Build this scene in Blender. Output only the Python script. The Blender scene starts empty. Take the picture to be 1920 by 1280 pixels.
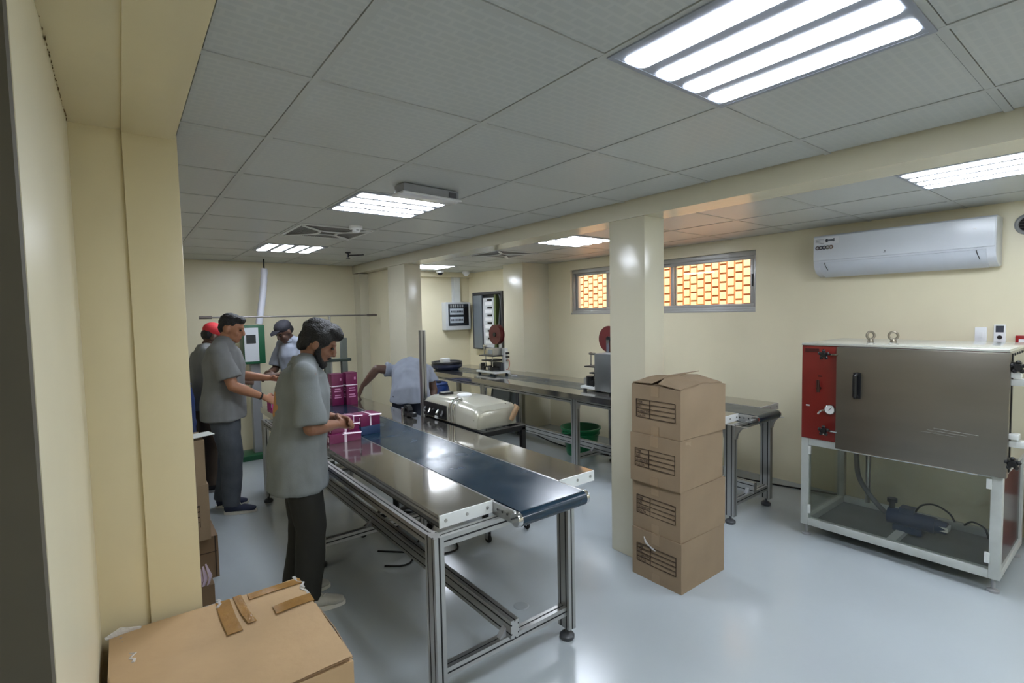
import bpy, bmesh, math, random
from mathutils import Vector, Matrix, noise as mnoise
random.seed(7)
PI = math.pi
scene = bpy.context.scene
COL = scene.collection

# ------------------------------------------------------------------ camera, world, sun, exposure
CAM_H = 1.65
CEIL = CAM_H + 0.70056
cam_d = bpy.data.cameras.new('camera'); cam = bpy.data.objects.new('camera', cam_d); COL.objects.link(cam)
cam_d.sensor_fit = 'HORIZONTAL'; cam_d.sensor_width = 36.0; cam_d.lens = 947.03 / 1920 * 36.0
cam_d.clip_start = 0.02; cam_d.clip_end = 100
_yaw, _pitch, _roll = 0.658259, -0.0559587, -0.0199709
_f = Vector((math.sin(_yaw) * math.cos(_pitch), math.cos(_yaw) * math.cos(_pitch), math.sin(_pitch)))
_r0 = Vector((math.cos(_yaw), -math.sin(_yaw), 0)); _u0 = _r0.cross(_f)
_r = math.cos(_roll) * _r0 + math.sin(_roll) * _u0; _u = -math.sin(_roll) * _r0 + math.cos(_roll) * _u0
_m = Matrix.Identity(4)
for i in range(3):
    _m[i][0] = _r[i]; _m[i][1] = _u[i]; _m[i][2] = -_f[i]
_m[0][3], _m[1][3], _m[2][3] = 0.1055, -0.97324, CAM_H
cam.matrix_world = _m
scene.camera = cam

world = bpy.data.worlds.new('world'); scene.world = world; world.use_nodes = True
world.node_tree.nodes['Background'].inputs[0].default_value = (0.62, 0.78, 1.0, 1)
world.node_tree.nodes['Background'].inputs[1].default_value = 2.0
sun_d = bpy.data.lights.new('sun', 'SUN'); sun_d.energy = 11.0; sun_d.angle = 0.01; sun_d.color = (1.0, 0.93, 0.82)
sun = bpy.data.objects.new('sun', sun_d); COL.objects.link(sun)
sun.rotation_euler = Vector((0.44, 0.10, -0.90)).to_track_quat('-Z', 'Y').to_euler()
LAMP_STRENGTH = 19.0
scene.view_settings.view_transform = 'Standard'; scene.view_settings.look = 'None'
scene.view_settings.exposure = 1.02; scene.view_settings.gamma = 1.0
scene.view_settings.use_curve_mapping = False

# ------------------------------------------------------------------ helpers
def lin(c):
    return tuple((v / 255 / 12.92) if v / 255 <= 0.04045 else ((v / 255 + 0.055) / 1.055) ** 2.4 for v in c)

class MB:
    def __init__(s): s.v = []; s.f = []
    def add(s, vs, fs):
        o = len(s.v); s.v += [tuple(v) for v in vs]; s.f += [tuple(i + o for i in f) for f in fs]; return s
    def box(s, x0, x1, y0, y1, z0, z1):
        return s.add([(x0,y0,z0),(x1,y0,z0),(x1,y1,z0),(x0,y1,z0),(x0,y0,z1),(x1,y0,z1),(x1,y1,z1),(x0,y1,z1)],
                     [(0,3,2,1),(4,5,6,7),(0,1,5,4),(1,2,6,5),(2,3,7,6),(3,0,4,7)])
    def obox(s, c, ax, ay, az):
        c = Vector(c); ax = Vector(ax); ay = Vector(ay); az = Vector(az)
        vs = [c + sx*ax + sy*ay + sz*az for sz in (-1,1) for sx, sy in ((-1,-1),(1,-1),(1,1),(-1,1))]
        return s.add(vs, [(0,3,2,1),(4,5,6,7),(0,1,5,4),(1,2,6,5),(2,3,7,6),(3,0,4,7)])
    def cyl(s, p0, p1, r0, r1=None, n=16, caps=True):
        r1 = r0 if r1 is None else r1
        p0 = Vector(p0); p1 = Vector(p1); t = (p1 - p0).normalized()
        a = t.orthogonal().normalized(); b = t.cross(a)
        vs = []
        for p, r in ((p0, r0), (p1, r1)):
            vs += [p + r * (math.cos(2*PI*k/n) * a + math.sin(2*PI*k/n) * b) for k in range(n)]
        fs = [(k, (k+1) % n, n + (k+1) % n, n + k) for k in range(n)]
        if caps: fs += [tuple(range(n-1, -1, -1)), tuple(range(n, 2*n))]
        return s.add(vs, fs)
    def loft(s, pts, ws, ds, lateral=(0,1,0), n=16):
        pts = [Vector(p) for p in pts]; L = Vector(lateral); vs = []; m = len(pts)
        for i, p in enumerate(pts):
            t = (pts[min(i+1, m-1)] - pts[max(i-1, 0)]).normalized()
            l = L - t * L.dot(t)
            if l.length < 1e-4: l = t.orthogonal()
            l.normalize(); nn = t.cross(l)
            vs += [p + ws[i]*math.cos(2*PI*k/n)*l + ds[i]*math.sin(2*PI*k/n)*nn for k in range(n)]
        fs = []
        for i in range(m - 1):
            fs += [(i*n+k, i*n+(k+1) % n, (i+1)*n+(k+1) % n, (i+1)*n+k) for k in range(n)]
        fs += [tuple(range(n-1, -1, -1)), tuple(range((m-1)*n, m*n))]
        return s.add(vs, fs)
    def tube(s, pts, r, n=10, sub=0):
        rs = list(r) if isinstance(r, (list, tuple)) else [r] * len(pts)
        if sub:
            P = [Vector(p) for p in pts]; out = []; orr = []
            for i in range(len(P) - 1):
                a, b, c, d = P[max(i-1, 0)], P[i], P[i+1], P[min(i+2, len(P)-1)]
                for q in range(sub):
                    u = q / sub
                    out.append(0.5 * ((2*b) + (c - a)*u + (2*a - 5*b + 4*c - d)*u*u + (3*b - a - 3*c + d)*u**3)); orr.append(rs[i]*(1-u) + rs[i+1]*u)
            pts = out + [P[-1]]; rs = orr + [rs[-1]]
        return s.loft(pts, rs, rs, lateral=(0.137, 0.31, 0.94), n=n)
    def lathe(s, prof, o=(0,0,0), n=24, axis='z', a0=0.0, a1=2*PI):
        full = abs(a1 - a0 - 2*PI) < 1e-6; m = n if full else n + 1; vs = []
        for r, h in prof:
            for k in range(m):
                a = a0 + (a1 - a0) * k / n; c, d = r*math.cos(a), r*math.sin(a)
                vs.append((o[0]+c, o[1]+d, o[2]+h) if axis == 'z' else ((o[0]+h, o[1]+c, o[2]+d) if axis == 'x' else (o[0]+d, o[1]+h, o[2]+c)))
        fs = []
        for i in range(len(prof) - 1):
            for k in range(n if full else n):
                k2 = (k+1) % m
                fs.append((i*m+k, i*m+k2, (i+1)*m+k2, (i+1)*m+k))
        return s.add(vs, fs)
    def prism(s, poly, a, b, axis='y'):
        n = len(poly)
        def P(u, w, h): return {'y': (u, h, w), 'x': (h, u, w), 'z': (u, w, h)}[axis]
        vs = [P(u, w, a) for u, w in poly] + [P(u, w, b) for u, w in poly]
        fs = [(k, (k+1) % n, n+(k+1) % n, n+k) for k in range(n)] + [tuple(range(n-1, -1, -1)), tuple(range(n, 2*n))]
        return s.add(vs, fs)
    def ell(s, c, r, R=None, n=14, m=9):
        vs = []; c = Vector(c); R = R or Matrix.Identity(3)
        for i in range(1, m):
            t = PI*i/m
            vs += [c + R @ Vector((r[0]*math.sin(t)*math.cos(2*PI*k/n), r[1]*math.sin(t)*math.sin(2*PI*k/n), r[2]*math.cos(t))) for k in range(n)]
        top = len(vs); vs += [c + R @ Vector((0,0,r[2])), c + R @ Vector((0,0,-r[2]))]
        fs = [(i*n+k, (i+1)*n+k, (i+1)*n+(k+1) % n, i*n+(k+1) % n) for i in range(m-2) for k in range(n)]
        fs += [(top, k, (k+1) % n) for k in range(n)] + [(top+1, (m-2)*n+(k+1) % n, (m-2)*n+k) for k in range(n)]
        return s.add(vs, fs)
    def torus(s, c, R, r, axis='z', n=24, m=8):
        prof = [(R + r*math.cos(2*PI*k/m), r*math.sin(2*PI*k/m)) for k in range(m)] + [(R + r, 0)]
        return s.lathe(prof, c, n, axis)
    def xf(s, M):
        s.v = [tuple(M @ Vector(v)) for v in s.v]; return s
    def mesh(s, name='m', recalc=True):
        me = bpy.data.meshes.new(name); me.from_pydata(s.v, [], s.f)
        if recalc:
            bm = bmesh.new(); bm.from_mesh(me); bmesh.ops.recalc_face_normals(bm, faces=bm.faces); bm.to_mesh(me); bm.free()
        return me
    def build(s, name, m, parent=None, smooth=False, bevel=0.0, seg=2, recalc=True, angle=0.6):
        me = s.mesh(name, recalc)
        if bevel:
            bm = bmesh.new(); bm.from_mesh(me)
            es = [e for e in bm.edges if len(e.link_faces) == 2 and e.calc_face_angle(0) > angle]
            bmesh.ops.bevel(bm, geom=es, offset=bevel, segments=seg, affect='EDGES', profile=0.6)
            bm.to_mesh(me); bm.free()
        return link(name, me, m, parent, smooth or bevel > 0)

def link(name, me, m, parent=None, smooth=False):
    o = bpy.data.objects.new(name, me); COL.objects.link(o)
    me.materials.clear(); me.materials.append(m)
    if smooth:
        me.polygons.foreach_set('use_smooth', [True] * len(me.polygons))
        try: me.set_sharp_from_angle(angle=math.radians(38))
        except Exception: pass
    if parent: o.parent = parent
    return o

def tag(o, label=None, cat=None, group=None, kind=None):
    if label: o['label'] = label
    if cat: o['category'] = cat
    if group: o['group'] = group
    if kind: o['kind'] = kind
    return o
def thing(name, label, cat, loc=(0,0,0), rz=0.0, group=None):
    o = bpy.data.objects.new(name, None); COL.objects.link(o); o.empty_display_size = 0.1
    o.location = loc; o.rotation_euler = (0, 0, rz)
    return tag(o, label, cat, group)
def struct(o, label=None): return tag(o, label, kind='structure')

_mats = {}
def mat(name, col, rough=0.5, metal=0.0, var=0.0, vscale=4.0, bump=0.0, bscale=40.0, spec=0.5, coat=0.0, stretch=(1,1,1), emit=0.0, col2=None, rvar=0.0):
    if name in _mats: return _mats[name]
    m = bpy.data.materials.new(name); m.use_nodes = True; nt = m.node_tree; N = nt.nodes; b = N['Principled BSDF']
    c = lin(col) if max(col) > 1 else col
    b.inputs['Base Color'].default_value = (*c, 1); b.inputs['Roughness'].default_value = rough; b.inputs['Metallic'].default_value = metal
    b.inputs['Specular IOR Level'].default_value = spec; b.inputs['Coat Weight'].default_value = coat
    if emit:
        b.inputs['Emission Color'].default_value = (*c, 1); b.inputs['Emission Strength'].default_value = emit
    tc = mp = None
    if var or bump or rvar:
        tc = N.new('ShaderNodeTexCoord'); mp = N.new('ShaderNodeMapping'); mp.inputs['Scale'].default_value = stretch
        nt.links.new(tc.outputs['Object'], mp.inputs['Vector'])
    if var or rvar:
        nz = N.new('ShaderNodeTexNoise'); nz.inputs['Scale'].default_value = vscale; nz.inputs['Detail'].default_value = 5
        nt.links.new(mp.outputs['Vector'], nz.inputs['Vector'])
        if var:
            mx = N.new('ShaderNodeMix'); mx.data_type = 'RGBA'
            d = lin(col2) if col2 else tuple(v * (1 - var) for v in c)
            e = c if col2 else tuple(min(1, v * (1 + var)) for v in c)
            mx.inputs[6].default_value = (*d, 1); mx.inputs[7].default_value = (*e, 1)
            rp = N.new('ShaderNodeMapRange'); rp.inputs[1].default_value = 0.3; rp.inputs[2].default_value = 0.7
            nt.links.new(nz.outputs['Fac'], rp.inputs[0]); nt.links.new(rp.outputs[0], mx.inputs[0]); nt.links.new(mx.outputs[2], b.inputs['Base Color'])
        if rvar:
            rr = N.new('ShaderNodeMapRange'); rr.inputs[1].default_value = 0.3; rr.inputs[2].default_value = 0.7
            rr.inputs[3].default_value = max(0.02, rough - rvar); rr.inputs[4].default_value = rough + rvar
            nt.links.new(nz.outputs['Fac'], rr.inputs[0]); nt.links.new(rr.outputs[0], b.inputs['Roughness'])
    if bump:
        n2 = N.new('ShaderNodeTexNoise'); n2.inputs['Scale'].default_value = bscale; n2.inputs['Detail'].default_value = 4
        nt.links.new(mp.outputs['Vector'], n2.inputs['Vector'])
        bp = N.new('ShaderNodeBump'); bp.inputs['Strength'].default_value = bump; bp.inputs['Distance'].default_value = 0.01
        nt.links.new(n2.outputs['Fac'], bp.inputs['Height']); nt.links.new(bp.outputs['Normal'], b.inputs['Normal'])
    _mats[name] = m
    return m

def glass(name, tint=(0.9, 0.95, 0.95), refl=1.0):
    m = bpy.data.materials.new(name); m.use_nodes = True; nt = m.node_tree; N = nt.nodes
    for n in list(N): N.remove(n)
    o = N.new('ShaderNodeOutputMaterial'); t = N.new('ShaderNodeBsdfTransparent'); g = N.new('ShaderNodeBsdfGlossy'); mx = N.new('ShaderNodeMixShader'); lw = N.new('ShaderNodeLayerWeight'); fr = N.new('ShaderNodeMath'); fr.operation = 'POWER'; fr.inputs[1].default_value = 4.0
    t.inputs[0].default_value = (*tint, 1); g.inputs['Roughness'].default_value = 0.03; nt.links.new(lw.outputs['Facing'], fr.inputs[0])
    mu = N.new('ShaderNodeMath'); mu.operation = 'MULTIPLY_ADD'; mu.inputs[1].default_value = 0.8*refl; mu.inputs[2].default_value = 0.035*refl
    nt.links.new(fr.outputs[0], mu.inputs[0]); nt.links.new(mu.outputs[0], mx.inputs[0])
    nt.links.new(t.outputs[0], mx.inputs[1]); nt.links.new(g.outputs[0], mx.inputs[2]); nt.links.new(mx.outputs[0], o.inputs[0])
    return m

def text_mb(txt, size, bold=0.0):
    cu = bpy.data.curves.new('t', 'FONT'); cu.body = txt; cu.size = size; cu.resolution_u = 2; cu.offset = bold
    ob = bpy.data.objects.new('t', cu); COL.objects.link(ob)
    dg = bpy.context.evaluated_depsgraph_get(); dg.update()
    me = bpy.data.meshes.new_from_object(ob.evaluated_get(dg))
    mb = MB(); mb.add([v.co[:] for v in me.vertices], [tuple(p.vertices) for p in me.polygons])
    bpy.data.objects.remove(ob); bpy.data.curves.remove(cu); bpy.data.meshes.remove(me)
    return mb

def remeshed(mb, voxel, smooth_it=4, fold=None):
    me = mb.mesh('tmp'); ob = bpy.data.objects.new('tmp', me); COL.objects.link(ob)
    r = ob.modifiers.new('r', 'REMESH'); r.mode = 'VOXEL'; r.voxel_size = voxel
    if smooth_it:
        s = ob.modifiers.new('s', 'SMOOTH'); s.factor = 0.5; s.iterations = smooth_it
    dg = bpy.context.evaluated_depsgraph_get(); dg.update()
    out = bpy.data.meshes.new_from_object(ob.evaluated_get(dg))
    bpy.data.objects.remove(ob); bpy.data.meshes.remove(me)
    if fold:
        amp, sc = fold
        nor = [v.normal.copy() for v in out.vertices]
        for v, nn in zip(out.vertices, nor):
            p = v.co; q = Vector((p.x*sc[0], p.y*sc[1], p.z*sc[2]))
            v.co = p + nn * amp * (mnoise.noise(q) + 0.5 * mnoise.noise(q * 2.1))
    return out

# ------------------------------------------------------------------ materials
M_WALL = mat('cream_wall_paint', (224, 216, 188), 0.32, var=0.035, vscale=1.6, bump=0.05, bscale=14, spec=0.5)
M_COLP = mat('cream_column_paint', (206, 201, 180), 0.20, var=0.03, vscale=2.0, bump=0.12, bscale=9, spec=0.5)
M_LEFTP = mat('warm_cream_column_paint', (216, 203, 166), 0.34, var=0.05, vscale=2.2, bump=0.10, bscale=8)
M_SHADEFACE = mat('shaded_wall_face_taupe', (84, 79, 67), 0.7, var=0.06, vscale=6)  # shade on the left wall's end face, put into the base colour
M_WHITE = mat('white_plastic', (232, 234, 236), 0.3)
M_WHITEP = mat('white_painted_steel', (215, 219, 218), 0.35, var=0.05, vscale=7)
M_GREYP = mat('grey_plastic', (150, 152, 155), 0.4)
M_BLACK = mat('black_plastic', (20, 20, 22), 0.4)
M_BLACKM = mat('black_painted_steel', (24, 25, 28), 0.35)
M_RUBBER = mat('black_rubber', (16, 16, 17), 0.7)
M_ALU = mat('aluminium_profile', (178, 178, 176), 0.30, 0.85, var=0.06, vscale=9, stretch=(1, 1, 0.1))
M_SLOT = mat('dark_profile_slot', (22, 22, 22), 0.7)
M_STEEL = mat('polished_steel_sheet', (176, 172, 166), 0.10, 0.92, var=0.05, vscale=3, bump=0.02, bscale=6, rvar=0.04)
M_BRUSH = mat('brushed_steel_door', (126, 121, 112), 0.34, 0.8, var=0.13, vscale=3.5, bump=0.02, bscale=90, stretch=(1, 0.15, 1), rvar=0.06)
M_CHROME = mat('chrome', (205, 205, 205), 0.12, 1.0)
M_BELT = mat('navy_belt', (22, 44, 60), 0.22, var=0.12, vscale=5, rvar=0.08, bump=0.02, bscale=60)
M_CARTON = mat('brown_cardboard', (142, 122, 98), 0.75, var=0.07, vscale=5, bump=0.06, bscale=70)
M_CARTON2 = mat('yellowish_cardboard', (184, 154, 116), 0.72, var=0.09, vscale=4, bump=0.10, bscale=45)
M_CARTON3 = mat('dull_cardboard', (124, 100, 75), 0.78, var=0.08, vscale=5, bump=0.06, bscale=60)
M_TAPE = mat('brown_packing_tape', (150, 112, 62), 0.22, var=0.12, vscale=14, bump=0.25, bscale=35)
M_TAPE2 = mat('pale_packing_tape', (150, 128, 102), 0.28, bump=0.2, bscale=50)
M_CLEAR = mat('clear_crinkled_film', (226, 224, 222), 0.15, bump=0.9, bscale=60)
def film_mat():
    m = M_CLEAR; nt = m.node_tree; N = nt.nodes; b = N['Principled BSDF']; o = [n for n in N if n.type == 'OUTPUT_MATERIAL'][0]
    tr = N.new('ShaderNodeBsdfTransparent'); mx = N.new('ShaderNodeMixShader'); mx.inputs[0].default_value = 0.5
    nt.links.new(tr.outputs[0], mx.inputs[1]); nt.links.new(b.outputs[0], mx.inputs[2]); nt.links.new(mx.outputs[0], o.inputs[0])
film_mat()
M_INK = mat('dark_brown_print', (58, 44, 34), 0.8)
M_INKW = mat('white_print', (235, 220, 232), 0.6)
M_PURPLE = mat('purple_carton', (108, 22, 72), 0.35, var=0.08, vscale=9)
M_NAVYBOX = mat('navy_carton', (40, 62, 98), 0.4)
M_PINK = mat('pink_carton', (214, 70, 150), 0.4)
M_RED = mat('red_painted_steel', (128, 36, 30), 0.34, var=0.06, vscale=4)
M_DARKRED = mat('dark_red_reel', (88, 24, 24), 0.5, var=0.08, vscale=8)
M_FIRERED = mat('fire_red_paint', (150, 18, 22), 0.3)
M_GREEN = mat('green_plastic', (14, 112, 66), 0.38)
M_GREENM = mat('green_machine_paint', (28, 88, 58), 0.4)
M_BLUE = mat('blue_plastic_drum', (30, 58, 118), 0.38, var=0.08, vscale=6)
M_BLUEPUMP = mat('blue_pump_paint', (44, 60, 92), 0.4)
M_CREAMMACH = mat('cream_machine_housing', (190, 188, 174), 0.2, 0.25, var=0.04, vscale=5)
M_GREYBOX = mat('grey_panel_enclosure', (196, 200, 204), 0.4)
M_SMOKED = mat('smoked_panel_window', (38, 44, 50), 0.12)
M_FRAME = mat('grey_aluminium_window_frame', (168, 168, 166), 0.35, 0.3)
M_BRICK = mat('yellow_brick', (204, 178, 136), 0.8, var=0.16, vscale=5, col2=(204, 148, 98))
M_JOINT = mat('orange_mortar', (150, 92, 52), 0.9, var=0.1, vscale=8)
M_PAVE = mat('orange_paving', (206, 132, 74), 0.85, var=0.1, vscale=3)
M_TAN = mat('tan_leather', (150, 120, 88), 0.6)
M_COPPER = mat('brass_eyebolt', (122, 114, 98), 0.35, 0.6)
M_HOSE = mat('grey_hose', (104, 108, 110), 0.5)
M_GLASS = glass('window_pane_glass')
M_ACRYL = glass('acrylic_panel', (0.88, 0.90, 0.88), 1.0)

def floor_mat():
    m = mat('pale_grey_epoxy_floor', (176, 184, 188), 0.2, var=0.05, vscale=0.9, bump=0.035, bscale=3.0, rvar=0.05, spec=0.6)
    return m
M_FLOOR = floor_mat()

def tile_mat():
    m = mat('patterned_ceiling_tile', (178, 180, 178), 0.34, spec=0.5)
    nt = m.node_tree; N = nt.nodes; b = N['Principled BSDF']
    tc = N.new('ShaderNodeTexCoord'); mp = N.new('ShaderNodeMapping'); mp.inputs['Scale'].default_value = (1, 1, 1)
    br = N.new('ShaderNodeTexBrick'); br.inputs['Scale'].default_value = 1.0
    br.inputs['Brick Width'].default_value = 0.058; br.inputs['Row Height'].default_value = 0.030
    br.inputs['Mortar Size'].default_value = 0.0065; br.inputs['Mortar Smooth'].default_value = 0.55
    br.inputs['Color1'].default_value = (*lin((183, 187, 186)), 1); br.inputs['Color2'].default_value = (*lin((185, 189, 188)), 1); br.inputs['Mortar'].default_value = (*lin((192, 195, 193)), 1)
    nt.links.new(tc.outputs['Object'], mp.inputs[0]); nt.links.new(mp.outputs[0], br.inputs['Vector']); nt.links.new(br.outputs['Color'], b.inputs['Base Color'])
    rr = N.new('ShaderNodeMapRange'); rr.inputs[3].default_value = 0.32; rr.inputs[4].default_value = 0.42
    nt.links.new(br.outputs['Fac'], rr.inputs[0]); nt.links.new(rr.outputs[0], b.inputs['Roughness'])
    bp = N.new('ShaderNodeBump'); bp.inputs['Strength'].default_value = 0.05; bp.inputs['Distance'].default_value = 0.002
    nt.links.new(br.outputs['Fac'], bp.inputs['Height']); nt.links.new(bp.outputs['Normal'], b.inputs['Normal'])
    return m
M_TILE = tile_mat()
M_TBAR = mat('grey_ceiling_grid_bar', (184, 187, 185), 0.4)
M_GAP = mat('dark_ceiling_void', (40, 40, 40), 0.9)
M_TUBE = mat('glowing_tube_cover', (234, 242, 255), 0.3, emit=LAMP_STRENGTH)

# ------------------------------------------------------------------ room shell
YB, YF, YE = -2.6, 6.05, 6.50         # back wall, far wall, end wall of the window bay
XW = 5.06                              # window wall
struct(MB().box(-1.2, 7.0, YB - 0.3, 7.0, -0.15, 0).build('floor', M_FLOOR), 'pale grey glossy epoxy floor')
struct(MB().box(-1.2, XW + 0.2, YB - 0.2, 6.9, CEIL + 0.10, CEIL + 0.30).build('roof_slab', M_GAP), 'concrete slab above the suspended ceiling')
struct(MB().box(-0.2, 2.95, YF, YF + 0.15, 0, CEIL + 0.1).build('wall_far', M_WALL), 'cream painted wall at the far end')
struct(MB().box(2.94, XW + 0.2, YE, YE + 0.15, 0, CEIL + 0.1).build('wall_end', M_WALL), 'cream wall behind the switchboard panel')
struct(MB().box(-1.2, XW + 0.2, YB - 0.15, YB, 0, CEIL + 0.1).build('wall_back', M_WALL), 'cream wall behind the viewer')
struct(MB().box(-0.15, -0.003, 0.09, YF + 0.15, 0, CEIL + 0.1).build('wall_left', M_WALL), 'cream wall beside the doorway')
struct(MB().box(-1.2, -1.05, YB, 0.2, 0, CEIL + 0.1).build('wall_entry', M_WALL), 'wall of the entry recess')
# niche wall under the beam, between the far column and the far wall
struct(MB().box(2.86, 2.96, 4.75, YE + 0.1, 0, CEIL + 0.1).build('wall_niche', M_WALL), 'smooth cream wall recessed beyond the far column')
struct(MB().box(2.74, 2.95, 5.84, YF + 0.02, 0, 2.235).build('column', M_COLP), 'narrow cream corner pier against the far wall')
# window wall with two openings
W1 = (1.50, 2.76); W2 = (2.90, 4.085); WZ = (1.615, 2.225)
wr = MB()
wr.box(XW, XW + 0.2, YB, 4.56, 0, WZ[0]).box(XW, XW + 0.2, YB, 4.56, WZ[1], CEIL + 0.1)
wr.box(XW, XW + 0.2, YB, W1[0], WZ[0], WZ[1]).box(XW, XW + 0.2, W1[1], W2[0], WZ[0], WZ[1]).box(XW, XW + 0.2, W2[1], 4.56, WZ[0], WZ[1])
struct(wr.build('wall_right', M_WALL), 'cream wall with two high windows')
struct(MB().box(4.95, XW + 0.2, 4.95, YE + 0.1, 0, CEIL + 0.1).build('wall_cabinet', M_WALL), 'cream wall holding the open switch cabinet')
# columns
struct(MB().box(4.58, XW + 0.2, 4.54, 5.0, 0, CEIL + 0.05).build('column', M_COLP, bevel=0.004), 'cream column at the end of the window wall')
struct(MB().box(2.735, 2.935, 1.045, 1.335, 0, CEIL).build('column', M_COLP, bevel=0.005), 'glossy cream column beside the carton stack')
struct(MB().box(2.735, 2.945, 4.44, 4.905, 0, CEIL).build('column', M_COLP, bevel=0.005), 'cream column between the two conveyor lines')
struct(MB().box(-0.02, 0.143, 1.29, 1.62, 0, 2.33).box(0.14, 0.303, 1.275, 1.62, 0, 2.33).build('column', M_LEFTP, bevel=0.004), 'stepped cream column in the left foreground')
# beams
struct(MB().box(2.72, 2.942, YB, YF + 0.05, 2.245, CEIL + 0.05).build('ceiling_beam', M_COLP), 'cream dropped beam carried by the columns')
struct(MB().box(-0.02, 0.143, 0.05, YF, 2.318, CEIL + 0.05).box(0.14, 0.296, YB, YF, 2.308, CEIL + 0.05).build('ceiling_beam', M_LEFTP, bevel=0.003), 'stepped cream beam above the left column')
struct(MB().box(2.95, 4.97, YE - 0.14, YE + 0.02, CEIL - 0.075, CEIL + 0.05).build('ceiling_beam', M_WALL), 'shallow beam over the switchboard wall')
struct(MB().box(-1.1, 0.15, YB, 0.1, CEIL - 0.01, CEIL + 0.05).build('ceiling_soffit', M_LEFTP), 'flat soffit over the doorway')
# panel added over the left wall's end face, its shade put into the colour
d1 = struct(MB().box(-1.06, -0.004, 0.048, 0.088, 0.01, CEIL).build('shaded_wall_face', M_SHADEFACE), 'end face of the left wall at the left of the view, its shade painted dark taupe')
# damaged paint seam at wall and beam
dm = MB()
for k in range(46):
    y = 0.55 + 0.72 * random.random()**0.7
    dm.ell((-0.002 + 0.003*random.random(), y, 2.317 - 0.008*random.random()**2), (0.0012, 0.002 + 0.009*random.random()**2, 0.0012 + 0.002*random.random()), n=6, m=4)
struct(dm.build('paint_crack', mat('cracked_paint', (110, 88, 52), 0.9)), 'cracked paint along the wall and beam seam')

# ceiling with separate tiles and grid bars
ceil_o = struct(MB().box(0.29, 2.73, YB, YF + 0.05, CEIL + 0.03, CEIL + 0.06).box(2.94, XW + 0.02, YB, YE + 0.05, CEIL + 0.03, CEIL + 0.06).build('ceiling', M_GAP), 'suspended ceiling of grey patterned square tiles')
lamp_cells = set()
_tile_cache = {}
def tile(x0, x1, y0, y1):
    w, d = round(x1-x0, 3), round(y1-y0, 3)
    if w < 0.02 or d < 0.02: return
    if (w, d) not in _tile_cache:
        me = MB().box(0.0145, w-0.0145, 0.0145, d-0.0145, 0, 0.012).mesh('ceiling_tile'); _tile_cache[(w, d)] = me
    o = link('ceiling_tile', _tile_cache[(w, d)], M_TILE, ceil_o); o.location = (x0, y0, CEIL + 0.003)
BAY1 = dict(xs=[0.296, 0.6, 1.2, 1.8, 2.4, 2.72], y0=0.0, xr=(0.296, 2.72), yr=(YB, YF))
BAY2 = dict(xs=[2.942, 3.43, 4.03, 4.63, XW], y0=-0.05, xr=(2.942, XW), yr=(YB, YE - 0.14))
SPECIAL = {(1.2, -0.6), (1.2, 1.8), (1.2, 4.2), (1.2, 3.0), (3.43, -0.65), (3.43, 2.35), (3.43, 5.35), (3.43, 3.55), (1.2, -2.4), (3.43, -2.45)}
for B in (BAY1, BAY2):
    ys = []; k = math.floor((B['yr'][0] - B['y0']) / 0.6)
    y = B['y0'] + 0.6 * k
    while y < B['yr'][1]:
        ys.append(y); y += 0.6
    ys = [max(B['yr'][0], a) for a in ys] + [B['yr'][1]]
    for i in range(len(B['xs']) - 1):
        for j in range(len(ys) - 1):
            if any(abs(B['xs'][i]-sx) < 0.01 and abs(ys[j]-sy) < 0.01 for sx, sy in SPECIAL): continue
            tile(B['xs'][i], B['xs'][i+1], ys[j], ys[j+1])
    for x in B['xs'][1:-1]:
        MB().box(x-0.0125, x+0.0125, B['yr'][0], B['yr'][1], CEIL, CEIL+0.006).build('grid_bar', M_TBAR, ceil_o)
    for y in ys[1:-1]:
        MB().box(B['xr'][0], B['xr'][1], y-0.0125, y+0.0125, CEIL+0.0005, CEIL+0.006).build('grid_bar', M_TBAR, ceil_o)

# ------------------------------------------------------------------ windows and outside
def window(n, ya, yb, stile, label):
    x = XW + 0.035
    w = thing(f'window_{n}', label, None, (x, ya, WZ[0])); w['kind'] = 'structure'
    L = yb - ya; H = WZ[1] - WZ[0]; t = 0.045
    MB().box(0, 0.07, 0, L, 0, 0.05).box(0, 0.07, 0, L, H-0.05, H).box(0, 0.07, 0, 0.035, 0.05, H-0.05).box(0, 0.07, L-0.035, L, 0.05, H-0.05).build('window_frame', M_FRAME, w, bevel=0.003)
    MB().box(-0.03, 0.005, -0.0, L, -0.0, 0.022).build('window_sill', M_FRAME, w, bevel=0.003)
    s = stile - ya
    for (a, b, dx) in ((0.035, s, 0.008), (s-0.05, L-0.035, 0.036)):
        sm = MB().box(dx, dx+0.024, a, b, 0.05, 0.085).box(dx, dx+0.024, a, b, H-0.085, H-0.05).box(dx, dx+0.024, a, a+0.04, 0.085, H-0.085).box(dx, dx+0.024, b-0.04, b, 0.085, H-0.085)
        so = sm.build('sash', M_FRAME, w, bevel=0.002)
        MB().box(dx+0.010, dx+0.014, a+0.04, b-0.04, 0.085, H-0.085).build('pane', M_GLASS, so)
    MB().box(-0.004, 0.009, 0.045, 0.057, H*0.42, H*0.62).build('latch', M_BLACK, w)
    return w
window(1, W1[0], W1[1], 2.50, 'high sliding window right of the column, beside the air conditioner')
window(2, W2[0], W2[1], 3.47, 'high sliding window left of the column, above the second labelling machine')
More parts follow.
